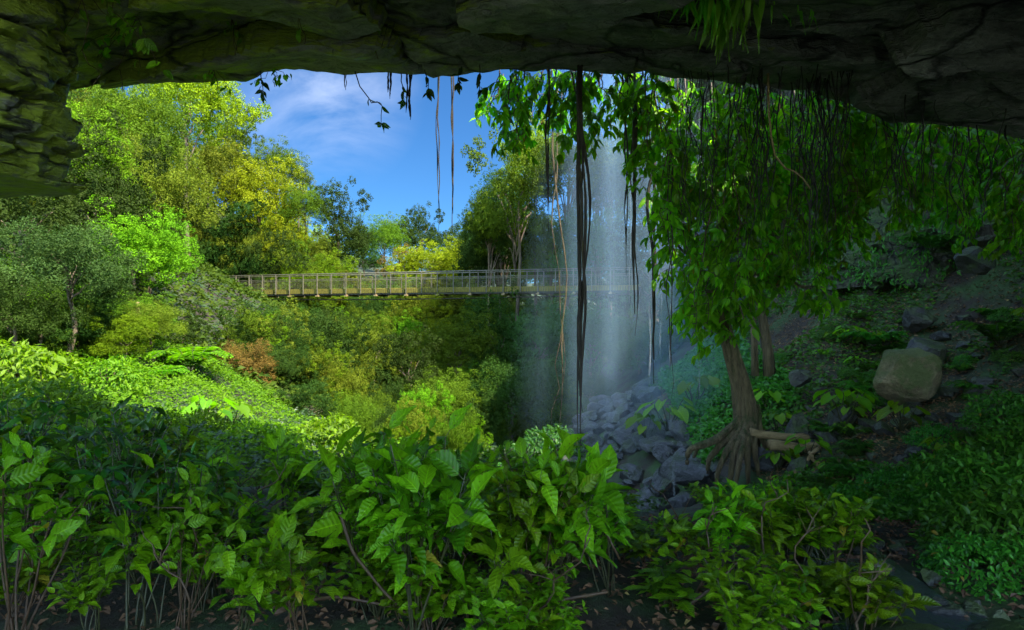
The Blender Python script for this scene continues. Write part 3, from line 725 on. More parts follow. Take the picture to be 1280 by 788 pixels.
def hang(px,py0,py1,Y,label,group):
    a=P(px,py0,Y); L=(py1-py0)*K*Y; k=min(HP,key=lambda q:abs(q-L)); s=L/k
    spawn(HP[k],a,random.uniform(0,6.28),(max(s,.8),max(s,.8),s),label,'hanging branch',group)
r5=random.Random(5)
botpx=[618,640,660,690,715,740,770,800,820,845,870,900,940,990,1040,1080,1120,1200,1290]
botpy=[125,175,205,150,185,140,150,200,255,330,405,430,390,330,360,290,270,300,315]
GR='hanging leafy branches of the right curtain'
for k in range(128):
    px=r5.choice([r5.uniform(625,1290),r5.uniform(800,1080),r5.uniform(620,860),r5.uniform(1040,1290)]); Y=float(np.interp(px,LIPPX,LIPY))+r5.uniform(-.1,1.5)+(max(0,px-1000)/280*r5.uniform(0,2.2))
    top=np.interp(px,LIPPX,LIPPY)*.0+np.interp(px,[620,850,1050,1280],[92,98,120,165])+r5.uniform(-10,12)
    b=np.interp(px,botpx,botpy); tot=b-top
    if r5.random()<.45 and tot>120: top+=r5.uniform(0,.55)*tot; 
    bot=min(b,top+r5.uniform(.5,1)*max(tot,40))
    if px<800: bot=b-r5.uniform(0,.3)*tot
    if px>1000: zone='in the dark right part of the curtain, near the cave wall'
    elif px>830: zone='in the dense curtain above the fig trunk'
    elif px>720: zone='in the short fringe under the lip above the waterfall'
    else: zone='at the curtain end beside the open sky'
    hang(px,top,max(bot,top+34),Y,'drooping leafy branch '+zone,GR)
# singled-out twigs against the sky
for (px,b,lab) in ((325,118,'dark leafy spray hanging at the left end of the sky'),(445,160,'curling twig with a leaf cluster at its tip against the sky'),(500,130,'short dark leafy twig against the sky left of the root pair'),(530,122,'single drooping leaf twig against the sky'),(575,112,'small leaf whorl under the lip between the roots and the curtain'),(600,125,'leaf spray against the sky at the left tip of the curtain')):
    a=lip(px,.1); L=(b-94)*K*9; t=thing('hanging_twig',lab,'twig',a,0,'twigs hanging against the sky'); mb=MB(); lf=MB(); r=np.random.default_rng(px)
    m=curve((0,0,.12),(r.uniform(-.05,.15)+(.3 if px==445 else 0),0,-L),0,10,.09 if px==445 else .03,px); tube(mb,m,np.linspace(.010,.005,10),5); n=9
    idx=[9]*5+list(r.integers(4,9,4)); pos=m[idx]; d=rdir(n,r)*.8+np.array([0,0,-.7]); scatter(lf,T_MID,pos,d,rdir(n,r)+np.array([0,-1,.3]),.15*r.uniform(.6,1.2,n))
    mb.build('stem',M['root'],t); lf.build('leaves',M['dark'],t)
# small leafy creepers on the ceiling
for (px,py,n,sz,Y,lab) in ((376,40,3,.11,7.2,'pair of bright leaves dangling from the mossy cave roof'),(108,95,46,.15,6.6,'bunch of green leaves hanging on the left buttress'),(268,72,14,.09,8.3,'thin creeper with few leaves along the mossy roof edge'),(340,92,18,.10,8.9,'leafy sprig on the lip at the left end of the sky'),(150,100,26,.10,7.6,'small leafy creeper at the left end of the lip'),(290,55,12,.08,7.8,'sparse creeper on the mossy part of the roof'),(640,88,10,.1,9,'tiny green sprig on the lip at the right end of the sky'),(468,60,4,.09,7.8,'two dim leaves hanging from the middle of the roof')):
    c=P(px,py,Y); top=roofpt(c.x,Y); t=thing('roof_creeper',lab,'creeper',(c.x,Y,top.z)); r=np.random.default_rng(px+py); mb=MB(); lf=MB()
    ln=max(top.z-c.z,.1)+.15; m=curve((0,0,.05),(.05,-.02,-ln),0,8,.06,px); tube(mb,m,.005,5)
    for q in range(4 if n>8 else 1): 
        e=(r.uniform(-.35,.35)*(n/18),r.uniform(-.1,.1),-ln*r.uniform(.4,1)); m2=curve((0,0,.05),e,0,8,.08,px+q); tube(mb,m2,.004,4)
        k=max(n//4,3) if n>8 else n; i=r.integers(2,8,k); d=rdir(k,r)*.7+np.array([0,-.2,-.8]); scatter(lf,T_MID,m2[i]+r.normal(0,.03*(n>8),(k,3)),d,rdir(k,r)*.5+np.array([0,-1,.5]),sz*r.uniform(.7,1.2,k),wid=np.full(k,1.3))
    mb.build('stem',M['stemb'],t); lf.build('leaves',M['strap'] if n<8 else M['fore2'],t)
# strap-leaved ferns on the ceiling
for (px,n,L,Y,lab) in ((848,26,.34,7.0,'bright strap-leaved fern hanging from the roof, leftmost clump'),(880,26,.42,7.1,'bright strap-leaved fern hanging from the roof, middle clump'),(912,30,.55,7.2,'long strap-leaved fern hanging from the roof, its longest blades'),(942,14,.26,7.1,'short strap-leaved fern at the right of the hanging clumps'),(1000,10,.2,7.3,'small dim strap fern on the dark right roof')):
    x=(px-640)*K*Y; z=max(roofpt(x,Y).z,CZ+.49*Y)-.0; t=thing('strap_fern',lab,'fern',(x,Y,roofpt(x,Y).z),0,'strap ferns hanging from the cave roof'); r=np.random.default_rng(px)
    d=np.stack([r.normal(0,.30,n),r.normal(-.1,.2,n),-np.ones(n)],1); lf=MB(); 
    scatter(lf,T_STRAP,np.stack([r.normal(0,.13,n),r.normal(0,.1,n),r.uniform(-.03,.08,n)],1),d,rdir(n,r)*.5+np.array([0,-1,.2]),L*r.uniform(.5,1.25,n),wid=np.full(n,1.2)); lf.build('fronds',M['strap'],t)

# ---------------------------------------------------------------- hanging roots
def strands(t,L,n,rad,spread,seed,mat='root',fork=.2,wob=.012,name='strands'):
    r=np.random.default_rng(seed); mb=MB()
    for k in range(n):
        a=r.normal(0,spread,2); b=a*r.uniform(.4,1.2)+r.normal(0,spread*.4,2); l=L*r.uniform(.55,1) if n>3 else L*(1-.25*k/n)
        m=curve((a[0],a[1],.15),(b[0],b[1],-l),0,16,wob,seed*31+k); w=rad*r.uniform(.6,1.2); prof=w*np.interp(np.linspace(0,1,16),[0,.75,1],[1,.8,.25])*(1+.25*r.normal(size=16)).clip(.6,1.5)
        tube(mb,m,prof,6)
        if r.random()<fork:
            i=r.integers(6,13); e=m[i]+np.array([r.normal(0,.12),r.normal(0,.12),-l*.3]); tube(mb,curve(m[i],e,0,6,.05,k),np.linspace(w*.6,w*.2,6),4)
    return mb.build(name,M[mat],t)
RG='aerial roots hanging from the cliff'
def root(px,py0,py1,Y,n,w,lab,mat='root',spread=None,seed=None,wob=.012):
    a=P(px,py0,Y); t=thing('hanging_root',lab,'aerial root',a,0,RG)
    strands(t,(py1-py0)*K*Y,n,w*K*Y,spread if spread else w*K*Y*.6,seed or int(px),mat,wob=wob)
root(726,85,608,8.9,6,2.1,'thickest dark twisted root hanging in front of the bridge and rubble',spread=.030,wob=.009)
root(684,85,290,9.2,2,1.5,'thin dark root ending above the footbridge left of the thickest',spread=.01)
root(699,100,560,13,2,1.3,'thin brownish root hanging behind and left of the thickest one','figbark',spread=.012)
root(783,90,345,9.5,2,1.4,'thin dark root in the spray, left one of the pair',spread=.01)
root(793,90,420,9.5,3,2.0,'dark root tapering to a point in the spray, right one of the pair',spread=.014)
root(817,120,480,12,3,2.0,'long grey root at the right side of the spray',spread=.02)
root(838,200,500,9.5,2,1.0,'thin root hanging just left of the fig leaves',spread=.01)
root(548,96,290,11,2,1.1,'blurred hanging root, left one of the pair against the sky',spread=.006,wob=.008)
root(566,96,292,11,2,1.2,'blurred hanging root, right one of the pair against the sky',spread=.006,wob=.008)
root(513,96,150,9.3,3,1.6,'short fringed root against the sky',spread=.02); root(487,96,128,9.3,4,1.2,'shortest tuft of roots against the sky',spread=.03)
root(431,92,112,9.2,2,.7,'tiny hair root under the lip at the left of the sky',spread=.02)
for (px,a,b,n,sp,lab) in ((880,95,310,26,.16,'reddish dark bundle of fine roots in the curtain left part'),(950,100,300,24,.15,'dark bundle of fine roots in the curtain middle'),(1030,110,290,40,.17,'thickest black bundle of fine roots in the curtain'),(1125,140,280,22,.22,'loose dark root bundle near the right rock face'),(1010,105,400,14,.30,'long loose roots trailing below the curtain'),(1220,170,300,14,.3,'loose hanging roots by the right edge')):
    t=thing('root_bundle',lab,'aerial root',P(px,a,9.0),0,'root bundles in the leaf curtain'); strands(t,(b-a)*K*9.0*1.1,int(n*.65),.008,sp,px,'hair',fork=.6,wob=.03)
# pale liana loop
t=thing('liana','pale yellow liana curving down through the leaf curtain','liana',P(962,100,8.6)); mb=MB(); pts=[P(x,y,8.6)-P(962,100,8.6) for x,y in ((960,92),(961,140),(964,170),(969,195),(982,211),(992,214),(1003,222),(1014,238))]
tube(mb,[tuple(q) for q in pts],np.linspace(.016,.010,8),6); mb.build('stem',M['log'],t)

# ---------------------------------------------------------------- fig tree with buttress roots
def fig():
    Y=12; base=P(925,575,Y); t=thing('fig_tree','fig tree with flared buttress roots gripping the rocks','tree',tuple(base)); b=np.array(base)
    def q(px,py,dy=0): return tuple(np.array(P(px,py,Y+dy))-b)
    mb=MB()
    tube(mb,[q(932,560),q(935,530),q(931,500),q(923,470),q(914,440),q(907,415),q(900,380),q(894,330),q(902,270)],[.17,.18,.17,.145,.13,.125,.115,.10,.08],16)
    rs=random.Random(2)
    ends=[((856,566),-.5,.10),((872,556),.2,.08),((884,578),-.4,.09),((897,600),-.55,.085),((910,612),-.6,.09),((922,606),-.7,.08),((935,600),-.6,.085),((948,588),-.5,.08),((938,560),.3,.1),((965,572),-.1,.07)]
    for k,((x,y),dy,w) in enumerate(ends):
        s=919+12*(k/9)*2; pts=[q(s+6,505+rs.uniform(-15,15),-.10),q(s+5+(x-s)*.10,532,-.15+dy*.15),q(s+(x-s)*.38,551,-.2+dy*.5),q(s+(x-s)*.8,(y+552)/2,dy*.8-.15),q(x,y,dy),q(x+rs.uniform(-5,5),y+16,dy)]
        # resample smoothly
        pts=np.array(pts); tt=np.linspace(0,5,18); pp=np.stack([np.interp(tt,range(6),pts[:,c]) for c in range(3)],1)
        for _ in range(3): pp[1:-1]=(pp[:-2]+2*pp[1:-1]+pp[2:])/4
        pp+=.02*np.random.default_rng(k).normal(size=pp.shape); pp[1:-1]=(pp[:-2]+pp[1:-1]+pp[2:])/3
        tube(mb,pp,np.interp(np.linspace(0,1,18),[0,.4,1],[w*.45,w*.8,w*.36]),8)
    for k in range(16):   # ribs running down the trunk
        a=k/16*6.28; pts=[]
        for (c,rad) in zip([q(933,565),q(933,520),q(926,480),q(914,440),q(906,410)],[.19,.19,.15,.125,.115]):
            a+=.12; pts.append((c[0]+rad*math.cos(a),c[1]+rad*math.sin(a),c[2]))
        tube(mb,np.array(pts),np.array([.07,.055,.04,.03,.015]),6)
    tr=mb.build('trunk',M['figbark'],t)
    # limbs and leafy crown
    lb=MB(); lf=MB(); r=np.random.default_rng(77); Pn=[];Dn=[];Nn=[];Sn=[]
    top=q(900,370)
    targets=[(845,250),(835,300),(860,350),(850,395),(880,420),(900,425),(930,400),(960,385),(990,350),(1030,360),(1055,375),(930,330),(880,300),(870,250),(900,230),(940,260),(980,290),(1010,310),(850,210),(820,240),(895,180),(950,200),(1000,230),(875,380),(910,350),(840,345),(1040,300),(1060,260)]
    for k,(x,y) in enumerate(targets):
        e=np.array(q(x,y,r.uniform(-1.8,.9))); m=curve(top if y>260 else q(905,270),e,-.25,10,.05,k); tube(lb,m,np.linspace(.05,.012,10),6)
        for s in range(9):
            i=r.integers(4,10); p0=m[i]+r.normal(0,.12,3); d=norm(r.normal(size=3)*np.array([1,1,.35])+np.array([0,0,-.15])); pts=[p0]
            for _ in range(5): d=norm(d+np.array([0,0,-.2])); pts.append(pts[-1]+d*.09)
            pts=np.array(pts); tube(lb,pts,.006,4,cap=False)
            for c in range(9):
                u=c/8*4.9; ii=int(u); pp=pts[ii]+(pts[ii+1]-pts[ii])*(u-ii); sd=norm(np.cross(d,[0,0,1.])+1e-6)*(1 if c%2 else -1)
                Pn.append(pp);Dn.append(d*.5+sd*.8+np.array([0,0,-.45])+r.normal(0,.2,3));Nn.append(np.array([0,-.4,1])+r.normal(0,.35,3));Sn.append(.24*r.uniform(.6,1.2))
    scatter(lf,T_MID,np.array(Pn),np.array(Dn),np.array(Nn),np.array(Sn))
    lb.build('limbs',M['figbark'],t); lf.build('crown',M['curtain'],t)
fig()
t=thing('slim_tree','slimmer mossy tree trunk behind and right of the fig trunk','tree trunk',tuple(P(960,462,15))); mb=MB(); b=P(960,462,15)
tube(mb,[tuple(P(x,y,15)-b) for x,y in ((962,470),(960,440),(955,410),(950,380),(946,340),(944,300))],[.15,.125,.11,.10,.09,.08],10); tube(mb,[tuple(P(x,y,15)-b) for x,y in ((944,470),(943,430),(941,390),(938,350))],[.10,.08,.07,.06],8); mb.build('trunk',M['figbark'],t)
# logs and branches on the right bank
for (pts,w,Y,lab) in ((((938,541),(965,545),(1010,546)),5.5,11.6,'upper brown root log lying right of the fig tree'),(((962,556),(1000,560),(1040,556)),7,11.4,'thick tan log lying below the upper root log'),(((1040,582),(1075,578),(1105,566)),2.6,10.6,'thin yellow branch lying on the right bank'),(((985,600),(1005,580),(1022,560)),3,10.8,'thin branch leaning against the bank below the logs'),(((830,644),(845,652),(868,656)),3,11.6,'pale stick lying at the foot of the rubble'),(((1010,565),(1028,590),(1040,612)),2.2,10.7,'thin dark branch slanting down right of the leaning one')):
    b=P(*pts[0],Y); t=thing('fallen_log',lab,'log',tuple(b)); mb=MB(); pp=np.array([tuple(P(x,y,Y)-b) for x,y in pts]); tt=np.linspace(0,2,12); pp=np.stack([np.interp(tt,range(3),pp[:,c]) for c in range(3)],1)
    pp[1:-1]=(pp[:-2]+pp[1:-1]+pp[2:])/3; pp+=np.random.default_rng(int(Y*10)).normal(0,.012,pp.shape); tube(mb,pp,w*K*Y*np.linspace(1,.75,12),10); mb.build('wood',M['log'],t)

# ---------------------------------------------------------------- foreground plants
def fore_proto(seed, T, mat, H=1.0, stems=6, leaf=.2, leaves=11, lean=.38, stemmat='stem', wid=None, name='understory_plant', rad=.0068):
    r=np.random.default_rng(seed); rt=thing(name,'leafy plant','plant'); mb=MB(); lf=MB(); Pn=[];Dn=[];Nn=[];Sn=[]
    for s in range(stems):
        a=r.uniform(0,6.28); le=r.uniform(.25,1)*lean*H; h=H*r.uniform(.62,1)
        bx=r.normal(0,.035,2); n=12
        t=np.linspace(0,1,n); x=bx[0]+le*math.cos(a)*t**1.4; y=bx[1]+le*math.sin(a)*t**1.4
        m=np.stack([x+.02*np.sin(t*7+s),y+.02*np.cos(t*6+s),h*t-.05],1); tube(mb,m,np.linspace(rad*1.35,rad*.5,n),7)
        br=[m]
        for _ in range(2):
            i=r.integers(5,9); a2=a+r.uniform(-1.6,1.6); l2=H*r.uniform(.2,.36); e=m[i]+np.array([l2*.6*math.cos(a2),l2*.6*math.sin(a2),l2*.8])
            m2=curve(m[i],e,-.02,7,.02,seed+s); tube(mb,m2,np.linspace(rad*.7,rad*.35,7),5); br.append(m2)
        for bi,mm in enumerate(br):
            k=leaves if bi==0 else leaves//2+1
            for q in range(k):
                t_=(.55 if bi==0 else .4)+(.45 if bi==0 else .6)*(q/(k-1))**.7; f=t_*(len(mm)-1); i=min(int(f),len(mm)-2); p=mm[i]+(mm[i+1]-mm[i])*(f-i)
                aa=q*2.4+s+bi; d=np.array([math.cos(aa),math.sin(aa),.25+.5*(t_-.75)+r.normal(0,.28)+(.9 if q==k-1 else 0)])
                pe=norm(d)*leaf*.22; tube(mb,[p,p+pe*.5,p+pe],rad*.3,4,cap=False)
                Pn.append(p+pe*.95);Dn.append(d-np.array([0,0,.05]));Nn.append(np.array([0,0,1])+r.normal(0,.36,3));Sn.append(leaf*r.uniform(.42,1.25)*(1.1-.35*abs(t_-.75)))
    N=len(Pn); scatter(lf,T,np.array(Pn),np.array(Dn),np.array(Nn),np.array(Sn),wid=None if wid is None else np.full(N,wid))
    a=mb.build('stems',M[stemmat],rt); b=lf.build('leaves',M[mat],rt); register(rt,a,b); return rt
FP=[fore_proto(51,T_BIG,'fore',1,6,.19),fore_proto(52,T_BIG2,'fore',1,7,.17,stemmat='stemb'),fore_proto(53,T_BIG,'fore2',1,5,.22,9),
    fore_proto(54,T_BIG2,'fore2',1,8,.14,14),fore_proto(55,T_BIG,'fore',1,7,.15,12,stemmat='stemb'),fore_proto(56,T_BIG2,'fore',1,5,.23,9,.5),fore_proto(57,T_BIG,'fore2',1,7,.13,15,.45)]
LP=[fore_proto(61,T_LANCE,'lance',1,3,.20,9,.3,wid=1.3,name='lance_leaved_plant'),fore_proto(62,T_LANCE,'lance',1,3,.17,9,.4,wid=1.5,name='lance_leaved_plant')]
topx=[-100,0,100,200,300,400,500,600,700,760,785,850,880,1000,1100,1150,1300]
topy=[500,505,510,540,570,555,550,550,565,580,625,655,610,612,622,700,760]
def fplant(px,Y,hm,proto,what):
    x=(px-640)*K*Y; g=Gf(x,Y); tz=CZ-(np.interp(px,topx,topy)-394)*K*Y; H=(tz-g)*hm
    if H<.22: return
    H=min(H,1.4)
    sx='at the bottom left corner' if px<110 else 'beside the dark silhouetted stalks' if px<240 else 'below the bright green carpet' if px<400 else 'left of the central fan of thick stems' if px<520 else 'around the central fan of stems' if px<700 else 'below the grey rubble' if px<860 else 'below the fig roots' if px<1010 else 'near the small stream at right'
    dz='front rank' if Y<3.9 else 'middle rank' if Y<5.6 else 'rear rank'
    s=H*random.uniform(.9,1.1)
    spawn(proto,(x,Y,g),random.uniform(0,6.28),(min(max(.75*s,.55),.8),min(max(.75*s,.55),.8),s),f'{what}, {dz} {sx}','plant','leafy plants of the foreground thicket',tilt=(random.uniform(-.12,.12),random.uniform(-.12,.12)))
r6=random.Random(66)
for k in range(182):
    Y=3.0+6.4*r6.random()**1.0; px=r6.uniform(-80,1140)
    if 735<px<870 and Y>5 and r6.random()<.75: continue
    if px>1060 and r6.random()<.85: continue
    if px<380 and Y>7.2: continue
    fplant(px,Y,r6.choice((r6.uniform(.45,1.0),r6.uniform(.7,1.15))),FP[r6.randrange(7)],'broad-leaved green plant')
for k in range(12):
    Y=r6.uniform(2.75,3.35); px=r6.uniform(-80,1120); x=(px-640)*K*Y; sc_=r6.uniform(.28,.5)
    spawn(FP[r6.choice((1,3,4,6))],(x,Y,Gf(x,Y)),r6.uniform(0,6),(sc_*1.2,sc_*1.2,sc_),'low young plant on the soil along the bottom edge','plant','young plants along the bottom edge')
for k in range(34):
    Y=r6.uniform(2.9,5.0); px=r6.uniform(-60,1130); fplant(px,Y,r6.uniform(.34,.6),FP[r6.choice((1,3,4,6))],'low green seedling plant')
for k in range(9):
    px=r6.uniform(-20,250); Y=r6.uniform(3.2,5); fplant(px,Y,r6.uniform(.95,1.12),LP[k%2],'dark narrow-leaved stalk')
for (px,Y) in ((520,3.05),(560,3.3),(455,3.4),(690,3.3),(900,3.9),(960,4.1)):
    fplant(px,Y,1.03,FP[[2,0,5][int(px)%3]],'tall thick-stemmed plant')
for k in range(26):
    px=r6.uniform(-20,1100); Y=r6.uniform(3.0,4.6); x=(px-640)*K*Y; g=Gf(x,Y); t=thing('dead_stem','bare brown dead stem standing among the foreground plants','branch',(x,Y,g),0,'dead stems in the foreground thicket'); mb=MB()
    H=r6.uniform(.3,.75); e=(r6.uniform(-.35,.35),r6.uniform(-.2,.2),H); m=curve((0,0,-.03),e,-.04,10,.05,k); tube(mb,m,np.linspace(.007,.003,10),5)
    for q in range(3): i=r6.randrange(4,9); tube(mb,curve(m[i],m[i]+np.array([r6.uniform(-.16,.16),r6.uniform(-.1,.1),r6.uniform(.02,.2)]),0,5,.05,q),np.linspace(.004,.002,5),4)
    mb.build('wood',M['stemb'],t)
# bent sticks among them
for (pts,w,Y,lab) in ((((640,650),(675,600),(738,632),(742,636),(775,700)),.010,3.4,'bare bent stem crossing below the thickest hanging root'),(((425,640),(440,690),(480,740),(520,780)),.010,3.1,'curved bare stem leaning left of the central fan'),(((620,768),(690,752),(760,740)),.013,3.2,'horizontal bare stem low on the dark soil'),(((850,765),(890,735),(925,700)),.009,3.3,'short bare stick low beneath the plants right of centre'),(((330,760),(420,745),(500,760)),.012,3.2,'low bare stem lying at bottom left of centre')):
    b=P(*pts[0],Y); t=thing('bare_branch',lab,'branch',tuple(b)); mb=MB(); pp=np.array([tuple(P(x,y,Y)-b) for x,y in pts]); m=len(pts); tt=np.linspace(0,m-1,16); pp=np.stack([np.interp(tt,range(m),pp[:,c]) for c in range(3)],1); pp[1:-1]=(pp[:-2]+2*pp[1:-1]+pp[2:])/4
    tube(mb,pp,np.linspace(w,w*.6,16),7); mb.build('stem',M['stemb'],t)
# elephant-ear plants
def taro(seed,mat='fore2'):
    r=np.random.default_rng(seed); rt=thing('elephant_ear_plant','x','plant'); mb=MB(); lf=MB(); n=7; Pn=[];Dn=[];Nn=[]
    for k in range(n):
        a=k*2.4; e=np.array([.45*math.cos(a),.45*math.sin(a),r.uniform(.6,1)]); m=curve((0,0,0),e,-.08,8,.02,k); tube(mb,m,np.linspace(.02,.01,8),6)
        Pn.append(e);Dn.append((math.cos(a),math.sin(a),-.45));Nn.append((.5*math.cos(a),.5*math.sin(a)-.25,1))
    scatter(lf,T_HEART,np.array(Pn),np.array(Dn),np.array(Nn),.5*r.uniform(.7,1.15,n)); a=mb.build('stalks',M['stem'],rt); b=lf.build('leaves',M[mat],rt); register(rt,a,b); return rt
TA=taro(5); TB=taro(9,'cover')
for k,(px,py,Y,s,lab) in enumerate(((52,452,13,.7,'elephant-ear plant with one big leaf on the left edge of the slope'),(140,512,9.5,.65,'elephant-ear plant with pale leaf in front of the carpet at left'),(262,505,13,.8,'bright elephant-ear clump at the right foot of the carpet'),(288,508,13.6,.7,'second bright elephant-ear clump touching the first one'),(140,408,20,.8,'elephant-ear plant near the short pale trunk'),(1055,500,11.6,.75,'elephant-ear plant left of the large tan boulder'),(1128,532,10.6,.55,'yellow-green elephant-ear plant in front of the large tan boulder'),(962,462,14,.6,'small elephant-ear plant beside the slim second trunk'),(835,520,16.5,1.0,'misty elephant-ear plant at the rubble edge'),(868,490,17,1.0,'misty elephant-ear plant behind the fig tree'),(1010,560,11,.5,'small elephant-ear plant above the tan log'),(810,535,16.5,.8,'misty elephant-ear plant nearest the rubble'),(1180,560,9,.4,'tiny elephant-ear plant in the creeper right of the boulder'))):
    x=(px-640)*K*Y; spawn((TA,TB)[k%2],(x,Y,Gf(x,Y)-.03),k*1.3,s,lab,'plant','elephant-ear plants')
# ferns
def fern(seed,n=18,L=1.3,mat='fore2'):
    r=np.random.default_rng(seed); rt=thing('fern','x','fern'); mb=MB(); lf=MB()
    for k in range(n):
        a=k*2.4; e=r.uniform(.7,1)*L; t=np.linspace(0,1,16); m=np.stack([e*t*math.cos(a),e*t*math.sin(a),.75*e*np.sin(t*2.3)*.75],1); tube(mb,m,np.linspace(.012,.003,16),4)
        i=np.repeat(np.arange(2,16),4); i=i.clip(0,15); f=r.random(len(i)); j=np.minimum(i+1,15); p=m[i]+(m[j]-m[i])*f[:,None]; tan=norm(m[np.minimum(i+1,15)]-m[i-1]); s=norm(np.cross(tan,[0,0,1.]))*np.where(np.arange(len(i))%2,1,-1)[:,None]
        scatter(lf,T_QN,p,s+tan*.35+np.array([0,0,-.15]),np.tile([0,0,1.],(len(i),1)),.30*np.sin(math.pi*(.12+.85*i/16))*L/1.3)
    a=mb.build('stalks',M['stem'],rt); b=lf.build('fronds',M[mat],rt); register(rt,a,b); return rt
FA=fern(3,20,1.5,'cover'); FB=fern(4,14,1.0,'ivy')
for (px,py,Y,s,lab,pr) in ((238,440,19,.95,'tree fern with arching fronds on the lit left slope',FA),(205,470,17,.5,'small fern on the left slope below the tree fern',FA),(1000,620,8.5,.6,'fern low on the right bank above the thicket',FB),(1120,330,14,.9,'fern on the shaded rock wall',FB),(1190,380,13,.8,'fern at the foot of the rock wall',FB),(1090,420,14.5,.8,'fern left of the upright dark slab',FB),(1250,430,12,.9,'fern at the right edge under the rock wall',FB),(1210,600,7.5,.6,'fern rising from the bank at right',FB),(1060,590,9.5,.5,'fern beside the thin yellow branch',FB),(915,610,10.5,.5,'fern at the foot of the fig roots',FB),(1075,480,13,.5,'fern between elephant-ear plant and the tan boulder',FB)):
    x=(px-640)*K*Y; z=Gf(x,Y) if py>400 else P(px,py,Y).z-.3
    if py<400:
        i=np.argmin(np.linalg.norm(WV.reshape(-1,3)-np.array([x,Y,P(px,py,Y).z]),axis=1)); q=WV.reshape(-1,3)[i]; x,Y,z=q
    spawn(pr,(x,Y,z),random.uniform(0,6),s,lab,'fern','ferns')
# leafy mound shrubs at the right edge and around
def mound(seed,mat,leaf=.12,n=2600,T=T_MID):
    r=np.random.default_rng(seed); rt=thing('shrub','x','shrub'); lf=MB(); mb=MB()
    d=rdir(n,r); d[:,2]=abs(d[:,2]); lump=1+.22*fbm(d*2.3+seed,3); p=d*lump[:,None]*(r.uniform(.55,1.0,n)**.5)[:,None]; p[:,2]*=.8
    for k in range(14): e=d[k]*.75; e[2]*=.8; tube(mb,curve((0,0,-.1),e,-.05,6,.04,k),np.linspace(.02,.006,6),5)
    scatter(lf,T,p,d*.5+rdir(n,r)*.6+np.array([0,0,-.45]),d*.8+rdir(n,r)*.4+np.array([0,0,.6]),leaf*r.uniform(.6,1.25,n)); a=mb.build('stems',M['stemb'],rt); b=lf.build('foliage',M[mat],rt); register(rt,a,b); return rt
MS=[mound(1,'ivy'),mound(2,'ivy',.10,3200),mound(3,'fore2',.13,2200),mound(4,'cover',.11,2600)]
for (px,Y,s,k,lab) in ((1275,4.6,.62,0,'glossy creeper mound at the bottom right corner'),(1262,5.6,.7,1,'glossy creeper mound behind the bottom right corner'),(1290,6.8,.85,0,'dark leafy mound at the right edge, lower middle'),(1225,6.6,.55,1,'leafy mound left of the right-edge mounds'),(1195,8.2,.55,0,'leafy shrub below the large tan boulder'),(1120,8.4,.55,1,'leafy shrub at the centre of the right bank'),(1060,8.0,.5,0,'low leafy shrub below the thin yellow branch'),(1280,8.8,.7,1,'leafy mound at the right edge below the litter'),(985,8.8,.5,1,'low shrub under the logs'),(1150,6.8,.42,0,'low leafy mound behind the small stream'),(1085,6.9,.42,1,'low leafy mound in the hollow left of the stream'),(1030,6.6,.42,0,'low leafy mound behind the thicket at right'),(1170,9.8,.4,1,'small shrub at the foot of the large tan boulder'),(1245,4.0,.42,1,'creeper tuft beside the small stream at bottom right'),
    (60,10,1.0,3,'bright low shrub at the left end of the carpet'),(230,11,.9,3,'bright low shrub in front of the carpet'),(330,12,.9,2,'bright shrub at the right end of the carpet'),(400,14,1.1,2,'green shrub behind the thicket left of centre'),(480,15,1.1,3,'green shrub behind the thicket at centre left'),(560,14,1.0,2,'green shrub behind the thicket at centre'),(130,14,1.0,3,'lit shrub on the carpet at left'),(20,13,1.1,2,'green shrub at the far left of the carpet'),(640,15,1.1,0,'dark shrub left of the rubble'),(690,19,1.3,0,'dark shrub at the left margin of the rubble')):
    x=(px-640)*K*Y; spawn(MS[k],(x,Y,Gf(x,Y)-.05),random.uniform(0,6),s,lab,'shrub')

r8=random.Random(88)
for k in range(60):
    px=r8.uniform(960,1290); Y=r8.uniform(9,16); x=(px-640)*K*Y
    if x>10.6 or (abs(px-1134)<60 and Y<12): continue
    g=Gf(x,Y); py=394-(g-CZ)/(K*Y)
    if py<395: continue
    pr=r8.choice([TA,TB,FB,FB,MS[0],MS[1]]); sc_=r8.uniform(.28,.5)*(.7 if pr in MS else 1)
    kind_='elephant-ear plant' if pr in (TA,TB) else 'fern' if pr is FB else 'leafy shrub'
    spawn(pr,(x,Y,g-.03),r8.uniform(0,6),sc_,f'small dim {kind_} growing between stones of the right bank',kind_.split()[-1],'small plants of the right bank')
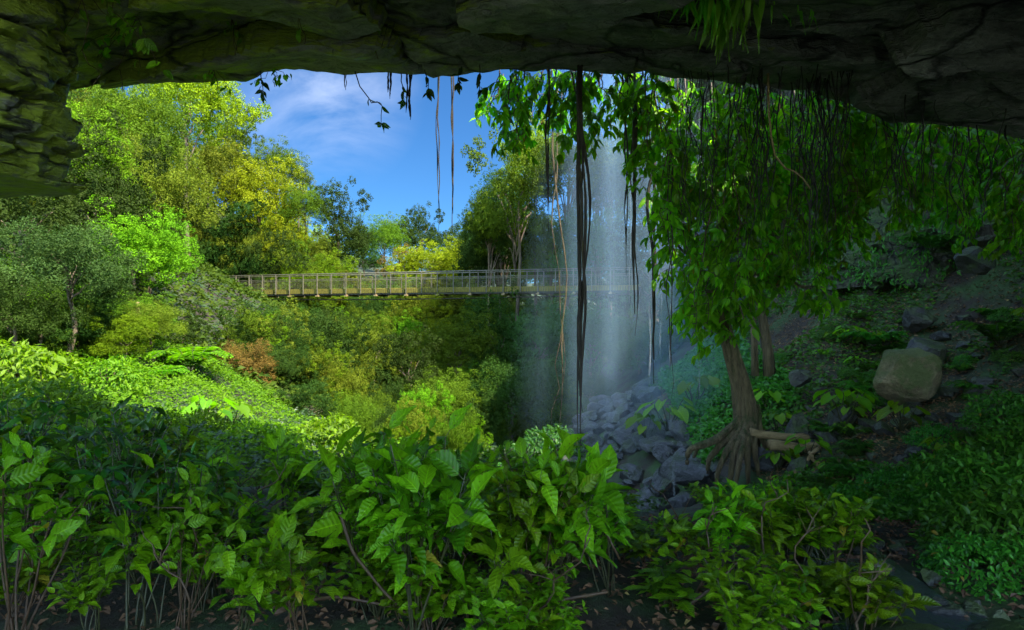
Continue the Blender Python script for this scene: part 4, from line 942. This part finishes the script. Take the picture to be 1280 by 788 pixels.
# ---------------------------------------------------------------- small stream at bottom right
def stream():
    m,nt,out=newmat('stream_water'); geo=nd(nt,'ShaderNodeNewGeometry'); n=noise_(nt,9,4,.6,geo.outputs['Position'])
    bp=nd(nt,'ShaderNodeBump',{'Height':n,'Strength':.5,'Distance':.03}); pb=nd(nt,'ShaderNodeBsdfPrincipled',{'Base Color':(.03,.04,.045,1),'Roughness':.08,'Normal':bp.outputs[0],'Specular IOR Level':.8}); nt.links.new(pb.outputs[0],out.inputs[0])
    mb=MB(); c=[(2.05,3.1,.45),(2.15,3.6,.32),(2.3,4.1,.28),(2.5,4.7,.25),(2.9,5.3,.2)]; V=[]
    for x,y,w in c:
        zc=Gf(x,y)+.05
        for s in (-1,-.5,0,.5,1): V.append((x+s*w,y+.08*math.sin(s*3+y),zc))
    F=[(i*5+j,i*5+j+1,i*5+j+6,i*5+j+5) for i in range(4) for j in range(4)]; mb.add(V,F); o=mb.build('stream',m); tag(o,kind='structure')
    for k in range(34):
        i=random.randrange(5); x,y,w=c[i]; x+=random.uniform(-1.6,1.6)*w; y+=random.uniform(-.25,.25); s=random.uniform(.03,.13)
        put_rock(random.choice(ROCKD),(x,y,Gf(x,y)+.03),s,'small wet stone in or beside the stream at bottom right','wet stones of the small stream')
    for (px,Y,s,lab) in ((1215,3.1,.30,'dark wet rock along the bottom edge at right'),(1080,3.15,.26,'dark low rock along the bottom edge right of centre'),(960,3.1,.22,'dark low rock at the bottom edge beneath the right plants'),(610,3.1,.2,'flat grey stone at the bottom edge near the centre')):
        x=(px-640)*K*Y; put_rock(ROCKD[int(px)%5],(x,Y,Gf(x,Y)),(s*1.6,s,s*.6),lab)
stream()

# ---------------------------------------------------------------- waterfall and spray
def water_mat():
    m,nt,out=newmat('falling_water'); geo=nd(nt,'ShaderNodeNewGeometry'); mp=nd(nt,'ShaderNodeMapping',{'Vector':geo.outputs['Position'],'Scale':(14,14,.7)})
    n=noise_(nt,1,4,.6,mp.outputs[0]); tr=nd(nt,'ShaderNodeBsdfTransparent'); df=nd(nt,'ShaderNodeBsdfPrincipled',{'Base Color':(.85,.9,.95,1),'Roughness':.3}); tl=nd(nt,'ShaderNodeBsdfTranslucent',{'Color':(.85,.9,.95,1)})
    a=nd(nt,'ShaderNodeMixShader',{0:.5,1:df.outputs[0],2:tl.outputs[0]}); f=math_(nt,'MULTIPLY_ADD',math_(nt,'SUBTRACT',n,.50),1.2,.06,clamp=True)
    mx=nd(nt,'ShaderNodeMixShader',{0:f,1:tr.outputs[0],2:a.outputs[0]}); nt.links.new(mx.outputs[0],out.inputs[0]); return m
WM=water_mat()
wt=thing('waterfall','thin veil and strands of water falling from the cliff lip onto the rubble','waterfall',tuple(P(842,640,12.4))); wb=P(842,640,12.4)
for k,(px,y0,y1,Y,w) in enumerate(((842,60,648,12.4,.035),(838,60,520,13.4,.02),(875,60,600,12.5,.02),(812,60,500,15,.03),(788,60,520,16,.022),(826,60,480,15.2,.022))):
    mb=MB(); pts=[]; n=24
    for i in range(n): q=P(px+1.2*math.sin(i*.9+k),y0+(y1-y0)*i/(n-1),Y)-wb; pts.append(tuple(q))
    tube(mb,pts,w*.55*(1+.35*np.random.default_rng(k).normal(size=n)).clip(.4,1.7)*np.linspace(.6,1.25,n)*.8,6); mb.build('water_strand',WM,wt)
def vol_mat(name,dens,col=(.86,.93,1)):
    m,nt,out=newmat(name); v=nd(nt,'ShaderNodeVolumePrincipled',{'Density':dens,'Color':(*col,1),'Anisotropy':MG_}); nt.links.new(v.outputs[0],out.inputs['Volume']); return m
MG_=0.0
def mist(prof,dens,seed):
    mb=MB(); n=20; V=[];r=np.random.default_rng(seed)
    for (x,y,z,rx,ry) in prof:
        for k in range(n): a=k/n*6.283; V.append((x+rx*math.cos(a),y+ry*math.sin(a),z))
    m=len(prof); F=[(i*n+k,i*n+(k+1)%n,(i+1)*n+(k+1)%n,(i+1)*n+k) for i in range(m-1) for k in range(n)]; F.append(tuple(range(n))[::-1]); F.append(tuple((m-1)*n+k for k in range(n)))
    mb.add(V,F); o=mb.build('waterfall_mist',vol_mat('spray',dens)); tag(o,'pale drifting spray around the falling water','mist',kind='stuff')
MIST=.10
def spray():
    m,nt,out=newmat('spray'); geo=nd(nt,'ShaderNodeNewGeometry'); sp=nd(nt,'ShaderNodeSeparateXYZ',{0:geo.outputs['Position']}); x,y,z=sp.outputs
    # the veil widens downwards and leans with the draught of the fall
    cx=math_(nt,'MULTIPLY_ADD',z,-.10,3.55); w=math_(nt,'MAXIMUM',math_(nt,'MULTIPLY_ADD',z,-.24,4.0),.9)
    dx=math_(nt,'DIVIDE',math_(nt,'SUBTRACT',x,cx),w); dy=math_(nt,'DIVIDE',math_(nt,'SUBTRACT',y,16.6),3.0)
    r2=math_(nt,'ADD',math_(nt,'MULTIPLY',dx,dx),math_(nt,'MULTIPLY',dy,dy)); fo=math_(nt,'POWER',math_(nt,'SUBTRACT',1.0,r2,clamp=True),2.0)
    lo=math_(nt,'MULTIPLY_ADD',z,.40,.95,clamp=True)
    mp=nd(nt,'ShaderNodeMapping',{'Vector':geo.outputs['Position'],'Rotation':(0,math.radians(20),0),'Scale':(1.15,.8,.07)})
    n=noise_(nt,1.0,3,.6,mp.outputs[0]); st=math_(nt,'MULTIPLY_ADD',math_(nt,'SUBTRACT',n,.40),4.5,0,clamp=True); st=math_(nt,'MULTIPLY_ADD',st,1.15,.16)  # slanted density streaks drawn in to stand for sun beams
    de=math_(nt,'MULTIPLY',math_(nt,'MULTIPLY',fo,lo),math_(nt,'MULTIPLY',st,MIST))
    v=nd(nt,'ShaderNodeVolumePrincipled',{'Density':de,'Color':(.52,.75,1,1)}); nt.links.new(v.outputs[0],out.inputs['Volume'])
    mb=MB(); n=24; V=[]
    for (cx_,z_,r_) in ((3.8,-2.6,4.1),(3.5,0,3.7),(3.2,3,3.1),(3.0,6,2.5),(2.7,9,1.7),(2.6,11,1.2)):
        for k in range(n): a=k/n*6.283; V.append((cx_+r_*math.cos(a),16.6+min(r_,3.1)*math.sin(a),z_))
    F=[(i*n+k,i*n+(k+1)%n,(i+1)*n+(k+1)%n,(i+1)*n+k) for i in range(5) for k in range(n)]; F.append(tuple(range(n))[::-1]); F.append(tuple(5*n+k for k in range(n)))
    mb.add(V,F); o=mb.build('waterfall_mist',m); tag(o,'pale drifting spray around the falling water','mist',kind='stuff')
spray()
# ---------------------------------------------------------------- light, sky, camera
EL=57; azx,azy=-.8,.6
d=Vector((azx*math.cos(math.radians(EL)),azy*math.cos(math.radians(EL)),-math.sin(math.radians(EL))))
sl=bpy.data.lights.new('sun','SUN'); sl.energy=SUN_E=3.4; sl.angle=math.radians(.5); sl.color=(1,.93,.78)
so=bpy.data.objects.new('sun',sl); C.objects.link(so); so.rotation_euler=d.to_track_quat('-Z','Y').to_euler(); so.location=(0,-20,60)
w=bpy.data.worlds.new('World'); sc.world=w; w.use_nodes=True; nt=w.node_tree
for n in list(nt.nodes): nt.nodes.remove(n)
out=nt.nodes.new('ShaderNodeOutputWorld'); bg=nt.nodes.new('ShaderNodeBackground'); sk=nt.nodes.new('ShaderNodeTexSky'); sk.sky_type='NISHITA'; sk.sun_disc=False
sk.sun_elevation=math.radians(EL); sk.sun_rotation=math.atan2(-azx,-azy); sk.air_density=1.0; sk.dust_density=.3; sk.ozone_density=2.5; sk.altitude=800
tc=nt.nodes.new('ShaderNodeTexCoord'); mp=nd(nt,'ShaderNodeMapping',{'Vector':tc.outputs['Generated'],'Scale':(2.2,2.2,5)})
cl=noise_(nt,1.6,8,.6,mp.outputs[0],.6); sx=nd(nt,'ShaderNodeSeparateXYZ',{0:tc.outputs['Generated']})
dd=nd(nt,'ShaderNodeVectorMath',{0:tc.outputs['Generated'],1:tuple(Vector(P(400,110,10)-Vector((0,0,CZ))).normalized())},operation='DISTANCE')
near=math_(nt,'SUBTRACT',1.0,math_(nt,'MULTIPLY',dd.outputs['Value'],6.5),clamp=True)
cf=math_(nt,'MULTIPLY',math_(nt,'MULTIPLY_ADD',math_(nt,'SUBTRACT',cl,.42),2.6,0,clamp=True),math_(nt,'MULTIPLY_ADD',near,.6,.0))
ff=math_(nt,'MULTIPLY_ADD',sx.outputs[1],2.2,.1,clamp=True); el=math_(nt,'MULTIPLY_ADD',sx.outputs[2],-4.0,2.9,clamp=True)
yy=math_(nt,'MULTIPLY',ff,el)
tint=mixc(nt,yy,(1.62,1.50,1.24),(.078,.165,.245)); skc=mixc(nt,1.0,sk.outputs[0],tint,'MULTIPLY')  # sky brightened behind and overhead as added fill light, darkened ahead
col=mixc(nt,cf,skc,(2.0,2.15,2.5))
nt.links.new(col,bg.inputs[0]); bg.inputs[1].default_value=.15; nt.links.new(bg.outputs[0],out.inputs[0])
cam=bpy.data.cameras.new('camera'); co=bpy.data.objects.new('camera',cam); C.objects.link(co); co.location=(0,0,CZ); co.rotation_euler=(math.radians(90),0,0); cam.sensor_width=36; cam.lens=18/.818; cam.clip_end=2000; cam.clip_start=.05; sc.camera=co
sc.view_settings.view_transform='Standard'; sc.view_settings.look='None'; sc.view_settings.exposure=2.3; sc.view_settings.gamma=1
cy=sc.cycles; cy.use_denoising=True; cy.max_bounces=8; cy.diffuse_bounces=5; cy.glossy_bounces=2; cy.transmission_bounces=4; cy.transparent_max_bounces=16; cy.volume_bounces=1; cy.volume_step_rate=.6; cy.volume_max_steps=40; cy.sample_clamp_indirect=6
cy.use_adaptive_sampling=True; cy.adaptive_threshold=.02
print('objects',len(bpy.data.objects))
